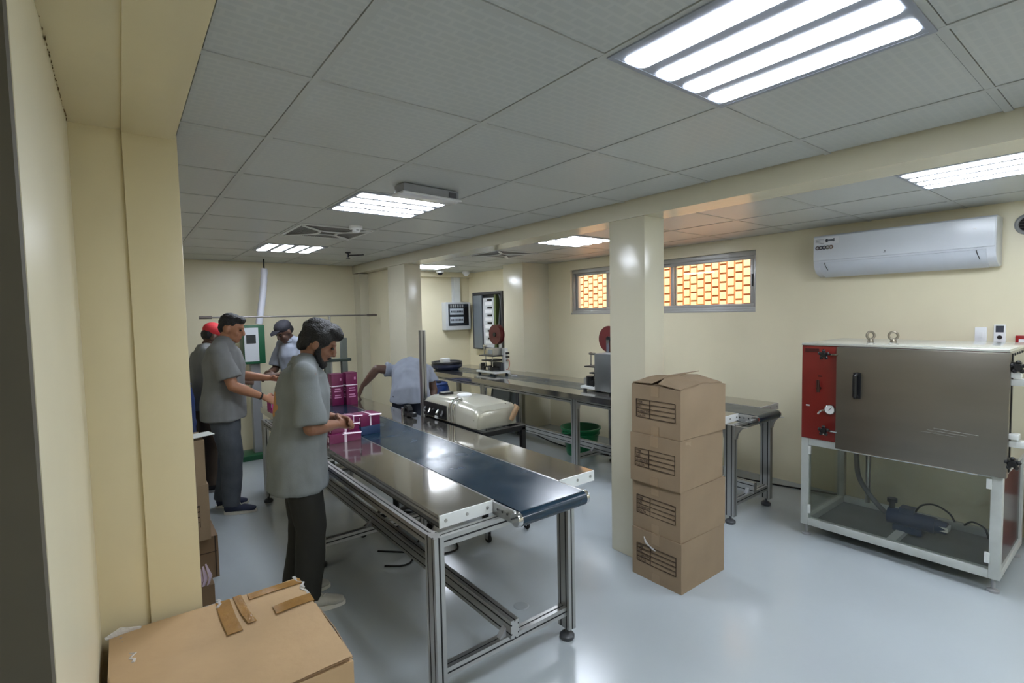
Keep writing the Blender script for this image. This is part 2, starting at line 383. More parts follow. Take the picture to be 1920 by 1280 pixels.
# outside: sunlit brick wall across a narrow passage
XO = 6.20
struct(MB().box(XW + 0.2, XO + 0.3, -1.0, 8.0, 0.9, 1.15).build('ground_outside', M_PAVE), 'sunlit paving outside the windows')
wo = struct(MB().box(XO, XO + 0.2, -1.0, 8.0, 1.15, 3.0).build('wall_outside', M_JOINT), 'sunlit yellow brick wall outside the windows')
bw, bh = 0.104, 0.112
bme = MB().box(-0.012, 0.01, 0.0115, bw-0.0115, 0.0115, bh-0.0115).mesh('brick')
nb = 0; rest = MB()
for j in range(int(9.0 / bw)):
    for k in range(16):
        y = -1.0 + j*bw; z = 1.15 + k*bh + (bh*0.5 if j % 2 else 0)
        if 1.9 < y < 5.35 and 1.52 < z + bh*0.5 < 2.42 and nb < 300:
            o = link('brick', bme, M_BRICK, wo); o.location = (XO, y, z); nb += 1
        elif z + bh < 3.0:
            rest.box(XO-0.012, XO+0.01, y+0.0115, y+bw-0.0115, z+0.0115, z+bh-0.0115)
tag(rest.build('further_bricks', M_BRICK, wo), kind='stuff')
# roof edge over the passage outside is the slab itself

# ------------------------------------------------------------------ ceiling fittings
def lamp(x, y, along, label):
    t = thing('ceiling_light', label, 'ceiling light', (x, y, CEIL), 0, 'recessed four-strip ceiling lights')
    f = MB().box(0.012, 0.588, 0.012, 0.588, -0.003, 0.012)
    f.box(0.005, 0.595, 0.005, 0.02, -0.004, 0.006).box(0.005, 0.595, 0.58, 0.595, -0.004, 0.006).box(0.005, 0.02, 0.02, 0.58, -0.004, 0.006).box(0.58, 0.595, 0.02, 0.58, -0.004, 0.006)
    f.build('frame', mat('grey_lamp_frame', (150, 156, 168), 0.4), t)
    for k in range(4):
        c = 0.09 + 0.14*k
        poly = []
        w, h, L0, L1 = 0.044, 0.0048, 0.026, 0.574
        nseg = 5; r = 0.02
        for cx, cy, a0 in ((w-r, L1-r, 0), (-w+r, L1-r, PI/2), (-w+r, L0+r, PI), (w-r, L0+r, 3*PI/2)):
            for q in range(nseg+1):
                a = a0 + PI/2*q/nseg; poly.append((c + cx + r*math.cos(a), cy + r*math.sin(a)))
        if along == 'x': poly = [(v, u) for u, v in poly]
        MB().prism(poly, -h, 0.006, 'z').build('tube_cover', M_TUBE, t)
    return t
lamp(1.2, -0.6, 'y', 'largest ceiling light with four bright strips, above the foreground')
lamp(1.2, 1.8, 'x', 'ceiling light partly behind the emergency light box')
lamp(1.2, 4.2, 'y', 'small far ceiling light above the two men at the left')
lamp(3.43, -0.65, 'y', 'ceiling light at the right edge above the air conditioner')
lamp(3.43, 2.35, 'x', 'ceiling light in the window bay just left of the column')
lamp(3.43, 5.35, 'x', 'farthest ceiling light above the switchboard panel')
lamp(1.2, -2.4, 'y', 'ceiling light behind the viewer over the entry')
lamp(3.43, -2.45, 'y', 'ceiling light behind the viewer beside the window wall')

def diffuser(x, y, label):
    t = thing('air_diffuser', label, 'air vent', (x, y, CEIL), 0, 'square ceiling air diffusers')
    MB().box(0.013, 0.587, 0.013, 0.587, 0.002, 0.02).build('backing', mat('dark_vent_void', (70, 68, 68), 0.7), t)
    MB().box(0.005, 0.595, 0.005, 0.03, -0.006, 0.006).box(0.005, 0.595, 0.57, 0.595, -0.006, 0.006).box(0.005, 0.03, 0.03, 0.57, -0.006, 0.006).box(0.57, 0.595, 0.03, 0.57, -0.006, 0.006).build('frame', M_WHITEP, t)
    sl = MB()
    for k in range(34):
        c = 0.045 + 0.0155*k
        sl.box(c, c+0.006, 0.03, 0.57, -0.003, 0.004)
    tag(sl.build('slats', mat('vent_slat', (150, 150, 150), 0.5), t), kind='stuff')
    for a in range(4):   # four curved blades bowing from corner to corner
        pts = []
        for q in range(13):
            u = -0.27 + 0.54*q/12; v = 0.07 + 0.20*(abs(u)/0.27)**1.8
            ca, sa = math.cos(a*PI/2), math.sin(a*PI/2)
            pts.append((0.3 + u*ca - v*sa, 0.3 + u*sa + v*ca, -0.012 + 0.004*q/12))
        MB().loft(pts, [0.011]*13, [0.006]*13, (0,0,1) if False else (math.cos(a*PI/2+PI/2), math.sin(a*PI/2+PI/2), 0), n=8).build('blade', M_WHITEP, t, smooth=True)
diffuser(1.2, 3.0, 'square air diffuser with curved white blades behind the smoke detector')
diffuser(3.43, 3.55, 'square air diffuser with curved white blades in the window bay')

t = thing('emergency_light', 'grey clear-cased emergency light box fixed under the ceiling', 'emergency light', (1.32, 1.50, CEIL), math.radians(5))
MB().box(0, 0.36, 0, 0.10, -0.05, 0.0).build('housing', mat('grey_translucent_case', (150, 152, 160), 0.25), t, bevel=0.008)
MB().box(-0.012, 0.372, -0.012, 0.112, -0.058, -0.046).build('lens', mat('clear_lens_plastic', (224, 226, 232), 0.08), t, bevel=0.004)
MB().box(0.29, 0.34, -0.003, 0.002, -0.04, -0.012).build('indicator_vent', mat('dark_grey_vent', (88, 88, 96), 0.5), t)
t = thing('smoke_detector', 'white round smoke detector below the curved air diffuser', 'smoke detector', (1.60, 2.93, CEIL))
MB().lathe([(0.0,0.003),(0.052,0.003),(0.052,-0.018),(0.046,-0.024),(0,-0.024)], n=24).build('base', M_WHITE, t, smooth=True)
MB().lathe([(0.034,-0.023),(0.032,-0.038),(0.022,-0.046),(0,-0.047)], n=20).build('sensor_head', M_WHITE, t, smooth=True)
for k in range(4):
    a = k*PI/2; MB().obox((0.033*math.cos(a), 0.033*math.sin(a), -0.031), (0.004*math.cos(a), 0.004*math.sin(a), 0), (-0.010*math.sin(a), 0.010*math.cos(a), 0), (0,0,0.003)).build('slot', M_GREYP, t)
t = thing('sprinkler', 'dark sprinkler head hanging from the ceiling near the beam', 'sprinkler', (2.12, 4.55, CEIL))
MB().lathe([(0,0.002),(0.03,0.002),(0.03,-0.006),(0.012,-0.012),(0.012,-0.05),(0,-0.05)], n=14).build('stem', M_BLACK, t, smooth=True)
MB().lathe([(0,-0.062),(0.022,-0.062),(0.022,-0.066),(0,-0.066)], n=14).build('deflector', M_BLACK, t)
MB().cyl((0.01,0,-0.05),(0.012,0,-0.063),0.003).cyl((-0.01,0,-0.05),(-0.012,0,-0.063),0.003).build('frame_arm', M_BLACK, t)
MB().cyl((0.0,0,-0.03),(0.16,-0.05,-0.02),0.007, n=8).build('arm', M_BLACK, t)

def dome(x, y, z, label, dark):
    t = thing('dome_camera', label, 'camera', (x, y, z), 0, 'dome cameras under the ceiling')
    MB().lathe([(0,0.0),(0.06,0.0),(0.06,-0.03),(0.052,-0.04),(0,-0.04)], n=20).build('base', M_WHITE, t, smooth=True)
    MB().lathe([(0.044,-0.039),(0.04,-0.055),(0.026,-0.07),(0,-0.075)], n=18).build('dome', M_BLACK if dark else M_WHITE, t, smooth=True)
dome(4.17, 6.12, CEIL, 'white dome camera with dark lens near the farthest ceiling light', True)
dome(4.66, 6.12, CEIL, 'small white ceiling detector above the switchboard panel', False)

# air conditioner
t = thing('air_conditioner', 'white wall-mounted split air conditioner with energy sticker', 'air conditioner', (XW, -0.255, 1.915))
L = 1.15
prof = [(0, 0.0), (-0.075, -0.006), (-0.165, 0.03), (-0.205, 0.085), (-0.215, 0.14), (-0.215, 0.325), (-0.20, 0.34), (0, 0.34)]
MB().prism(prof, 0.0, L, 'y').build('body', mat('white_gloss_casing', (208, 213, 221), 0.22), t, bevel=0.006)
fp = [(-0.214, 0.125), (-0.222, 0.13), (-0.222, 0.326), (-0.214, 0.333)]
pan = MB().prism(fp, 0.006, L-0.006, 'y').build('front_panel', mat('white_gloss_casing', (208, 213, 221), 0.22), t, bevel=0.003)
lv = [(-0.085, -0.010), (-0.17, 0.022), (-0.212, 0.08), (-0.218, 0.11), (-0.213, 0.112), (-0.204, 0.082), (-0.163, 0.03), (-0.085, 0.0)]
MB().prism(lv, 0.05, L-0.05, 'y').build('louver', mat('pale_louver', (196, 202, 211), 0.3), t, smooth=True)
for y in (0.10, L-0.09):
    MB().tube([(-0.2195, y, 0.108), (-0.216, y-0.006, 0.08), (-0.19, y-0.016, 0.045)], 0.0025, 6).build('louver_notch', M_BLACK, t)
st = MB().box(-0.2235, -0.222, L-0.20, L-0.012, 0.262, 0.318).build('sticker', mat('white_sticker', (214, 216, 222), 0.4), t)
sb = MB()
for k in range(4): sb.box(-0.2242, -0.2235, L-0.085+0.0, L-0.02, 0.270+0.011*k, 0.273+0.011*k)
sb.box(-0.2242, -0.2235, L-0.16, L-0.095, 0.285, 0.300).box(-0.2242, -0.2235, L-0.115, L-0.10, 0.278, 0.306).box(-0.2242, -0.2235, L-0.165, L-0.155, 0.280, 0.306)
sb.build('sticker_print', mat('grey_print', (96, 100, 108), 0.6), st)
for k, c in enumerate([(86, 74, 76), (60, 60, 72), (44, 48, 66), (96, 96, 84), (104, 82, 70)]):
    ring = MB().lathe([(0.017, 0), (0.017, -0.0012), (0.0, -0.0012)], (-0.222, L-0.035-0.026*k, 0.235), 18, 'x').build('round_badge', mat(f'badge_{c[0]}', c, 0.5), t)
    MB().lathe([(0.009, 0), (0.009, -0.0010), (0.0, -0.0010)], (-0.2232, L-0.035-0.026*k, 0.235), 12, 'x').build('badge_centre', mat('badge_pale', (170, 168, 170), 0.5), ring)
lg = MB().add([(-0.2236, 0.645, 0.150), (-0.2236, 0.625, 0.150), (-0.2236, 0.630, 0.155), (-0.2236, 0.640, 0.155)], [(0,1,2,3)]).add([(-0.2236, 0.640, 0.158), (-0.2236, 0.626, 0.158), (-0.2236, 0.632, 0.168)], [(0,1,2)])
lg.build('emblem', mat('grey_print', (96, 100, 108), 0.6), t)
MB().box(-0.224, -0.222, 0.10, 0.118, 0.255, 0.262).build('indicator', M_WHITE, t)

# small wall fittings at the right
t = thing('wall_plate', 'small white switch plate on the wall above the machine', 'switch plate', (XW, -0.19, 1.375))
MB().box(-0.012, 0, 0, 0.065, 0, 0.105).build('plate', M_WHITE, t, bevel=0.002)
MB().box(-0.016, -0.012, 0.02, 0.045, 0.03, 0.075).build('rocker', M_WHITE, t, bevel=0.001)
t = thing('remote_holder', 'white remote control in a wall holder above the machine', 'remote control', (XW, -0.29, 1.36))
MB().box(-0.022, 0, 0, 0.062, 0, 0.14).build('remote_body', M_WHITE, t, bevel=0.004)
MB().box(-0.0235, -0.022, 0.010, 0.052, 0.085, 0.132).build('screen', mat('lcd_dark', (62, 66, 78), 0.2), t)
MB().lathe([(0.014, 0), (0.014, -0.004), (0, -0.004)], (-0.022, 0.03, 0.05), 14, 'x').build('button', M_BLACK, t)
MB().box(-0.03, 0, -0.004, 0.066, 0, 0.012).build('cradle', M_BLACKM, t)
t = thing('call_point', 'red framed fire alarm call point cut by the right edge', 'alarm', (XW, -0.43, 1.335))
MB().box(-0.03, 0, 0, 0.09, 0, 0.09).build('housing', M_FIRERED, t, bevel=0.004)
MB().box(-0.032, -0.03, 0.018, 0.072, 0.015, 0.065).build('window', M_WHITE, t)
t = thing('wall_fan_grille', 'dark round vent in the wall beside the air conditioner', 'vent', (XW, -0.385, 2.19))
MB().torus((-0.006, 0, 0), 0.062, 0.012, 'x').build('rim', M_GREYP, t, smooth=True)
MB().lathe([(0.06, -0.002), (0.0, -0.002)], (0,0,0), 20, 'x').build('opening', mat('dark_void', (24, 20, 22), 0.8), t)
for k in range(5): MB().box(-0.010, -0.004, -0.055, 0.055, -0.042+0.02*k, -0.038+0.02*k).build('louvre', mat('dark_louvre', (58, 50, 52), 0.5), t)

# electrical panel, trunking, cabinet
t = thing('electrical_panel', 'grey wall-mounted switchboard with two rows of breakers', 'switchboard', (4.40, YE, 1.385))
MB().box(0, 0.49, -0.13, 0, 0, 0.47).build('enclosure', M_GREYBOX, t, bevel=0.006)
MB().box(0.05, 0.45, -0.134, -0.129, 0.07, 0.44).build('door_window', M_SMOKED, t)
for z in (0.12, 0.26):
    rw = MB().box(0.08, 0.34, -0.142, -0.133, z, z+0.10).build('breaker_row', mat('breaker_cover', (186, 196, 206), 0.4), t)
    for k in range(8): MB().box(0.095+0.03*k, 0.112+0.03*k, -0.150, -0.141, z+0.035, z+0.065).build('breaker', mat('breaker_dark', (60, 66, 76), 0.4), rw)
MB().box(0.36, 0.43, -0.14, -0.133, 0.10, 0.40).build('terminal_block', M_BLACK, t)
for k in range(6): MB().box(0.09+0.045*k, 0.115+0.045*k, -0.14, -0.133, 0.38, 0.43).build('meter', M_GREYP, t)
t = thing('cable_trunking', 'grey vertical cable trunking above the switchboard', 'cable tray', (4.60, YE, 1.855))
MB().box(0, 0.14, -0.06, 0, 0, CEIL-0.075-1.855).build('duct', M_GREYBOX, t)
MB().box(0.012, 0.128, -0.066, -0.06, 0, CEIL-0.075-1.855).build('duct_cover', M_WHITEP, t)
t = thing('switch_cabinet', 'tall open switch cabinet with dark frame set in the wall', 'cabinet', (4.95, 5.40, 1.06))
Hh = 0.945; Wd = 0.84
MB().box(-0.02, 0.0, 0, Wd, 0, Hh).build('back_plate', mat('dark_cabinet_interior', (46, 48, 52), 0.5), t)
MB().box(-0.10, 0, -0.0, 0.03, 0, Hh).box(-0.10, 0, Wd-0.03, Wd, 0, Hh).box(-0.10, 0, 0.03, Wd-0.03, Hh-0.04, Hh).box(-0.10, 0, 0.03, Wd-0.03, 0, 0.03).build('frame', mat('dark_grey_steel', (62, 62, 66), 0.4, 0.3), t)
dr = MB().box(-0.105, -0.085, 0.56, 0.80, 0.02, Hh-0.05).build('door', mat('grey_cabinet_door', (120, 128, 136), 0.35, 0.3), t)
MB().box(-0.09, -0.02, 0.24, 0.54, 0.04, Hh-0.10).build('inner_panel', M_GREYBOX, t, bevel=0.004)
for k in range(6):
    z = 0.10 + 0.125*k
    MB().box(-0.10, -0.088, 0.27, 0.47, z, z+0.055).build('breaker_row', M_WHITE, t)
    MB().box(-0.105, -0.088, 0.29, 0.40, z+0.07, z+0.10).build('wire_duct', M_BLACK, t)
MB().box(-0.10, -0.03, 0.17, 0.215, 0.03, Hh-0.05).build('side_channel', mat('green_wire_bundle', (92, 104, 62), 0.6), t)
MB().tube([(-0.06, 0.10, 0.05), (-0.075, 0.12, 0.4), (-0.06, 0.09, 0.75), (-0.06, 0.13, 0.9)], 0.012, 8, 5).build('cable', M_HOSE, t, smooth=True)

# ------------------------------------------------------------------ aluminium conveyor tables
def prof_poly(w, d, notches_w=1, notches_d=1, sl=0.008, dp=0.007):
    """closed outline of a slotted extrusion, w by d, centred"""
    def side(L, n):
        pts = [(-L/2, 0)]
        for k in range(n):
            c = -L/2 + L*(k+0.5)/n
            pts += [(c-sl/2, 0), (c-sl/2, -dp), (c+sl/2, -dp), (c+sl/2, 0)]
        return pts
    out = []
    for (L, n, ang, off) in ((w, notches_w, 0, d/2), (d, notches_d, -PI/2, w/2), (w, notches_w, -PI, d/2), (d, notches_d, PI/2, w/2)):
        ca, sa = math.cos(ang), math.sin(ang)
        for u, v in side(L, n):
            x, y = u, off + v
            out.append((x*ca - y*sa, x*sa + y*ca))
    return out
def extr(mb, p, axis, length, w, d, nw=1, nd=1):
    """slotted extrusion starting at p and running along axis; w,d are the cross extents (x,y for z; x,z for y; y,z for x)"""
    poly = prof_poly(w, d, nw, nd)
    if axis == 'z': mb.prism([(p[0]+u, p[1]+v) for u, v in poly], p[2], p[2]+length, 'z')
    elif axis == 'y': mb.prism([(p[0]+u, p[2]+v) for u, v in poly], p[1], p[1]+length, 'y')
    else: mb.prism([(p[1]+u, p[2]+v) for u, v in poly], p[0], p[0]+length, 'x')
    return mb

def profile(name, p, axis, length, w, d, nw, nd, parent):
    o = extr(MB(), p, axis, length, w, d, nw, nd).build(name, M_ALU, parent)
    sl = MB(); e = 0.0012
    def slot(u0, u1, v0, v1):
        if axis == 'z': sl.box(p[0]+u0, p[0]+u1, p[1]+v0, p[1]+v1, p[2]+0.001, p[2]+length-0.001)
        elif axis == 'y': sl.box(p[0]+u0, p[0]+u1, p[1]+0.001, p[1]+length-0.001, p[2]+v0, p[2]+v1)
        else: sl.box(p[0]+0.001, p[0]+length-0.001, p[1]+u0, p[1]+u1, p[2]+v0, p[2]+v1)
    for k in range(nw):
        c = -w/2 + w*(k+0.5)/nw
        for s_ in (-1, 1): slot(c-0.0038, c+0.0038, *sorted((s_*(d/2-0.0068), s_*(d/2-e))))
    for k in range(nd):
        c = -d/2 + d*(k+0.5)/nd
        for s_ in (-1, 1): slot(*sorted((s_*(w/2-0.0068), s_*(w/2-e))), c-0.0038, c+0.0038)
    sl.build('slot_strip', M_SLOT, o)
    return o

def foot(t, x, y):
    MB().lathe([(0,0),(0.034,0),(0.038,0.006),(0.038,0.018),(0.026,0.03),(0.010,0.036),(0.010,0.085),(0,0.085)], (x, y, 0), 18).build('levelling_foot', mat('grey_foot', (70, 72, 76), 0.4), t, smooth=True)

def conveyor(name, label, loc, L, Wd, xl, xr, zt, leg_xl, leg_xr, leg_ys, nose, gus, rz=0.0):
    t = thing(name, label, 'conveyor', loc, rz, 'belt conveyor tables')
    th = 0.055
    # steel trays either side of the belt, each with a pale end face and screws
    for nm, a, b in (('side_tray', 0.0, xl), ('side_tray', xr, Wd)):
        tr = MB().box(a, b, 0.004, L, zt-0.004, zt).box(a, a+0.003, 0.004, L, zt-th, zt-0.004).box(b-0.003, b, 0.004, L, zt-th, zt-0.004).box(a+0.01, b-0.01, 0.06, L-0.06, zt-0.03, zt-0.004).build(nm, M_STEEL, t)
        MB().box(a, b, -0.004, 0.004, zt-th, zt-0.0005).build('end_plate', M_WHITEP, tr)
        for q in (a+0.03, (a+b)/2, b-0.03):
            MB().lathe([(0.008, 0), (0.006, -0.005), (0, -0.005)], (q, -0.004, zt-0.026), 10, 'y').build('screw', M_ALU, tr, smooth=True)
    # belt loop round two rollers
    r = 0.034; yb0, yb1 = -nose + r, L - 0.02
    loop = []
    for k in range(13):
        a = PI/2 + PI*k/12; loop.append((yb0 + r*math.cos(a), zt - 0.001 - r + r*math.sin(a)))
    for k in range(13):
        a = -PI/2 + PI*k/12; loop.append((yb1 + r*math.cos(a), zt - 0.001 - r + r*math.sin(a)))
    MB().prism(loop, xl+0.016, xr-0.016, 'x').build('belt', M_BELT, t, smooth=True)
    for s, a in ((-1, xl+0.001), (1, xr-0.013)):
        br = MB().box(a, a+0.012, -nose+r*0.6, 0.0, zt-0.062, zt-0.004).box(a, a+0.012, 0.0, L, zt-0.055, zt-0.0015).build('side_rail', M_ALU, t, bevel=0.002)
        MB().lathe([(0, -0.006), (0.030, -0.006), (0.033, 0.0), (0.033, 0.018), (0, 0.018)], (a-0.002, yb0, zt-0.035), 18, 'x').build('bearing_cap', M_CHROME, br, smooth=True)
        for q in range(4): MB().lathe([(0.006, -0.003), (0.0, -0.003)] if s < 0 else [(0.006, 0.015), (0.0, 0.015)], (a, -nose*0.72+0.036*q, zt-0.03), 8, 'x').build('screw', M_BLACK, br)
    # legs, feet, end frames, long stretcher
    for j, y in enumerate(leg_ys):
        for x in (leg_xl, leg_xr):
            profile('leg', (x, y, 0.062), 'z', zt - th - 0.06, 0.045, 0.08, 1, 2, t)
            foot(t, x, y)
            if gus:
                for s in (-1, 1):
                    pp = [(0.0, 0.0), (0.10, 0.0)] + [(0.10 - 0.09*math.sin(PI/2*q/6), -0.10 + 0.10*math.cos(PI/2*q/6) - 0.0) for q in range(1, 7)] + [(0.0, -0.10)]
                    MB().prism([(y + s*(0.04 + u), zt - th - 0.002 + v) for u, v in pp], x-0.015, x+0.015, 'x').build('gusset', M_ALU, t)
        profile('cross_bar', (leg_xl + 0.023, y, 0.155), 'x', leg_xr - leg_xl - 0.046, 0.045, 0.045, 1, 1, t)
        profile('cross_bar', (leg_xl + 0.023, y, zt - th - 0.028), 'x', leg_xr - leg_xl - 0.046, 0.045, 0.045, 1, 1, t)
    xm = (leg_xl + leg_xr) / 2
    profile('stretcher', (xm, leg_ys[0] - 0.05, 0.222), 'y', leg_ys[-1] - leg_ys[0] + 0.1, 0.045, 0.085, 1, 2, t)
    for y in leg_ys:
        for s in (-1, 1): MB().prism([(xm + s*0.0235, 0.178), (xm + s*0.06, 0.178), (xm + s*0.0235, 0.22)], y-0.014, y+0.014, 'y').build('corner_bracket', M_GREYP, t)
    for x in (leg_xl, leg_xr):
        profile('side_beam', (x, leg_ys[0] + 0.041, zt - th - 0.025), 'y', leg_ys[-1] - leg_ys[0] - 0.082, 0.04, 0.045, 1, 1, t)
    return t
conv1 = conveyor('conveyor_table', 'long foreground conveyor table with navy belt between two steel trays', (1.13, 0.88, 0), 3.45, 0.945, 0.275, 0.695, 0.80,
                 -0.05, 0.69, (-0.045, 1.52, 3.03), 0.21, False)
conv2 = conveyor('conveyor_table', 'conveyor table along the window wall carrying two labelling machines', (3.70, 1.08, 0), 4.95, 0.93, 0.25, 0.62, 0.82,
                 0.05, 0.62, (-0.05, 1.62, 3.28, 4.80), 0.17, True)
# upright profile post clamped beside the foreground conveyor
t = thing('profile_post', 'tall upright aluminium post at the far side of the foreground conveyor', 'post', (2.20, 3.03, 0))
profile('upright', (0, 0, 0.0), 'z', 1.515, 0.045, 0.045, 1, 1, t)
MB().box(-0.06, 0.06, -0.06, 0.06, 0, 0.012).build('base_plate', M_ALU, t, bevel=0.002)
extr(MB(), (-0.32, 0.0, 0.70), 'x', 0.295, 0.04, 0.04).build('clamp_arm', M_ALU, t)

# ------------------------------------------------------------------ cartons
def crumple_box(w, d, h, amp, seed, fn=None, n=10):
    """subdivided closed carton body whose faces bulge and ripple a little"""
    bm = bmesh.new(); bmesh.ops.create_cube(bm, size=1.0)
    bmesh.ops.subdivide_edges(bm, edges=bm.edges[:], cuts=n, use_grid_fill=True)
    rnd = Vector((seed*3.1, seed*1.7, seed*0.9))
    for v in bm.verts:
        p = Vector((v.co.x*w + w/2, v.co.y*d + d/2, (v.co.z+0.5)*h))
        if amp:
            e = (1-abs(2*v.co.x)**6)*(1 if abs(v.co.x) < 0.499 else 0)
            q = p*7 + rnd
            inner = min(1, 4*min(abs(abs(v.co.x)-0.5) + abs(abs(v.co.y)-0.5), abs(abs(v.co.y)-0.5) + abs(abs(v.co.z)-0.5), abs(abs(v.co.x)-0.5) + abs(abs(v.co.z)-0.5)))
            p += Vector((mnoise.noise(q), mnoise.noise(q+Vector((9,0,0))), mnoise.noise(q+Vector((0,9,0))) if 0.02 < p.z else 0)) * amp * (0.25 + inner)
            p.z = min(max(p.z, 0), h)
        if fn: p = fn(p)
        v.co = p
    me = bpy.data.meshes.new('carton'); bm.to_mesh(me); bm.free()
    return me

def print_table(t, x, y0, y1, z0, z1):
    """ruled box with four captions printed on the -x face"""
    mb = MB(); lw = 0.0022; e = 0.0012
    H = z1 - z0; xs = x - e
    yc = y1 - 0.36*(y1-y0)
    for k in range(5):
        z = z0 + H*k/4; mb.box(xs, x+0.004, y0, y1, z-lw/2, z+lw/2)
    for y in (y0, yc, y1): mb.box(xs, x+0.004, y-lw/2, y+lw/2, z0, z1)
    for k, w in enumerate(('ITEM', 'SIZE', 'QUANTITY', 'COLOR')):
        tm = text_mb(w, 0.0185, 0.0004)
        z = z1 - H*(k+1)/4 + 0.006
        mb.add([(xs - 0.0004, y1 - 0.008 - u[0], z + u[1]) for u in tm.v], tm.f)
    return mb.build('printed_table', M_INK, t, recalc=False)

def stack_carton(z, label, seed, jig, top=False):
    w, d, h = 0.462, 0.352, 0.2985
    t = thing('carton', label, 'carton', (2.592+jig[0], 0.688+jig[1], z), jig[2], 'cartons stacked in front of the column')
    def dent(p):
        # the open top carton sags: near right upper part is pushed in and the far right corner kicks up
        if p.z > 0.12 and p.y < 0.2:
            u = p.x/w; k = (p.z-0.12)/0.18
            p.y += 0.035*k*k*math.sin(PI*min(1, u*1.15))*(1-p.y/0.2)
        if p.z > h-0.02:
            p.z += 0.03*math.sin(PI*p.x/w)*(0.4+0.6*p.y/d) - 0.012*(1 - p.y/d)
        return p
    me = crumple_box(w, d, h, 0.0035, seed, dent if top else None)
    body = link('body', me, M_CARTON, t, True)
    print_table(t, -0.0035, 0.035, 0.315, 0.098, 0.208)
    # tape strips down the printed face at the seam
    MB().box(-0.0022, -0.0005, 0.150, 0.205, 0.0, 0.055).build('tape', M_TAPE2, t)
    MB().box(-0.0022, -0.0005, 0.150, 0.205, 0.235, h-0.003).build('tape', M_TAPE2, t)
    if not top:
        MB().box(0.002, w-0.002, 0.150, 0.205, h-0.0006, h+0.0008).build('tape', M_TAPE2, t)
    else:
        for (pts) in (
            [(0.002, 0.345, h+0.012), (w-0.01, 0.35, h+0.02), (w-0.03, 0.165, h+0.058), (0.12, 0.17, h+0.052), (0.004, 0.20, h+0.018)],
            [(0.006, 0.006, h-0.004), (w*0.55, 0.03, h+0.012), (w*0.5, 0.172, h+0.050), (0.10, 0.175, h+0.044), (0.01, 0.16, h+0.016)],
            [(w*0.55, 0.04, h+0.010), (w-0.004, 0.02, h-0.004), (w-0.004, 0.19, h+0.03), (w*0.48, 0.172, h+0.054)]):
            n = len(pts); vs = [Vector(p) for p in pts] + [Vector(p)-Vector((0,0,0.005)) for p in pts]
            MB().add(vs, [tuple(range(n)), tuple(range(2*n-1, n-1, -1))] + [(k, n+k, n+(k+1) % n, (k+1) % n) for k in range(n)]).build('flap', M_CARTON, t)
    if abs(z) < 0.01:
        MB().tube([(-0.004, 0.26, 0.262), (-0.012, 0.24, 0.235), (-0.006, 0.215, 0.214), (-0.014, 0.19, 0.212), (-0.005, 0.175, 0.200)], [0.003, 0.008, 0.004, 0.007, 0.002], 8).build('torn_tape', M_CLEAR, t, smooth=True)
    if 0.55 < z < 0.65:
        MB().box(0.05, 0.105, -0.0012, 0.0, 0.235, 0.285).build('tape', M_TAPE2, t)
stack_carton(0.0, 'lowest carton of the four beside the column, with torn white tape', 1, (0, 0, 0))
stack_carton(0.3005, 'second carton from the floor in the stack by the column', 2, (0.006, 0.008, -0.022))
stack_carton(0.601, 'third carton from the floor, directly under the open one', 3, (-0.004, 0.003, 0.016))
stack_carton(0.9015, 'top carton of the column stack with bulging open flaps', 4, (0.004, 0.006, -0.018), True)

# large taped carton in the left foreground
t = thing('large_carton', 'big taped cardboard box in the bottom left foreground', 'carton', (0.02, 0.59, 0.0))
W, D, H = 0.625, 0.645, 0.55
def sag(p):
    if p.z > H - 0.01: p.z += 0.008*math.sin(3*p.x/W+1) - 0.012*math.sin(PI*p.x/W)*math.sin(PI*p.y/D)
    return p
link('body', crumple_box(W, D, H, 0.006, 11, sag, 14), M_CARTON2, t, True)
fl = MB()
for a, b in ((0.0, D*0.60), (D*0.60, D)):
    vs = []
    for i in range(9):
        for j in range(5):
            x = 0.004 + (W-0.008)*i/8; y = a + (b-a)*j/4
            vs.append((x, y, H + (0.010 + 0.003*math.sin(x*14) if a < 0.01 else 0.004) + 0.004*mnoise.noise(Vector((x*9, y*9, a))) - 0.010*math.sin(PI*x/W)*math.sin(PI*y/D)))
    nv = len(vs); vs += [(x, y, z-0.006) for x, y, z in vs]
    fs = [(i*5+j, (i+1)*5+j, (i+1)*5+j+1, i*5+j+1) for i in range(8) for j in range(4)]
    fs += [tuple(reversed([k+nv for k in f])) for f in fs]
    MB().add(vs, fs).build('flap', M_CARTON2, t, smooth=True)
def strip(pts, wv, m, name='tape', th=0.0016, parent=None):
    mb = MB(); vs = []
    for p in pts:
        p = Vector(p); w = Vector(wv); vs += [p - w, p + w]
    n = len(pts); fs = [(2*k, 2*k+1, 2*k+3, 2*k+2) for k in range(n-1)]
    nv = len(vs); vs2 = vs + [v + Vector((0,0,th)) for v in vs]
    fs2 = fs + [tuple(i+nv for i in reversed(f)) for f in fs] + [(0, nv, nv+1, 1), (2*n-2, 2*n-1, nv+2*n-1, nv+2*n-2)] + [(2*k, 2*k+2, nv+2*k+2, nv+2*k) for k in range(n-1)] + [(2*k+1, nv+2*k+1, nv+2*k+3, 2*k+3) for k in range(n-1)]
    mb.add(vs2, fs2)
    return mb.build(name, m, parent)
zt = H + 0.006
strip([(0.345, D+0.002, H-0.05), (0.345, D+0.001, zt-0.002), (0.345, D*0.8, zt-0.005), (0.35, D*0.62, zt-0.006)], (0.024, 0, 0), M_TAPE, parent=t)
strip([(0.395, D+0.002, H-0.05), (0.395, D+0.001, zt), (0.40, D*0.8, zt-0.004), (0.41, D*0.66, zt-0.004)], (0.014, 0, 0), M_TAPE, parent=t)
strip([(0.43, D*0.945, zt-0.001), (0.53, D*0.945, zt+0.001), (W+0.001, D*0.945, zt-0.001), (W+0.002, D*0.94, H-0.06)], (0, 0.022, 0), M_TAPE, parent=t)
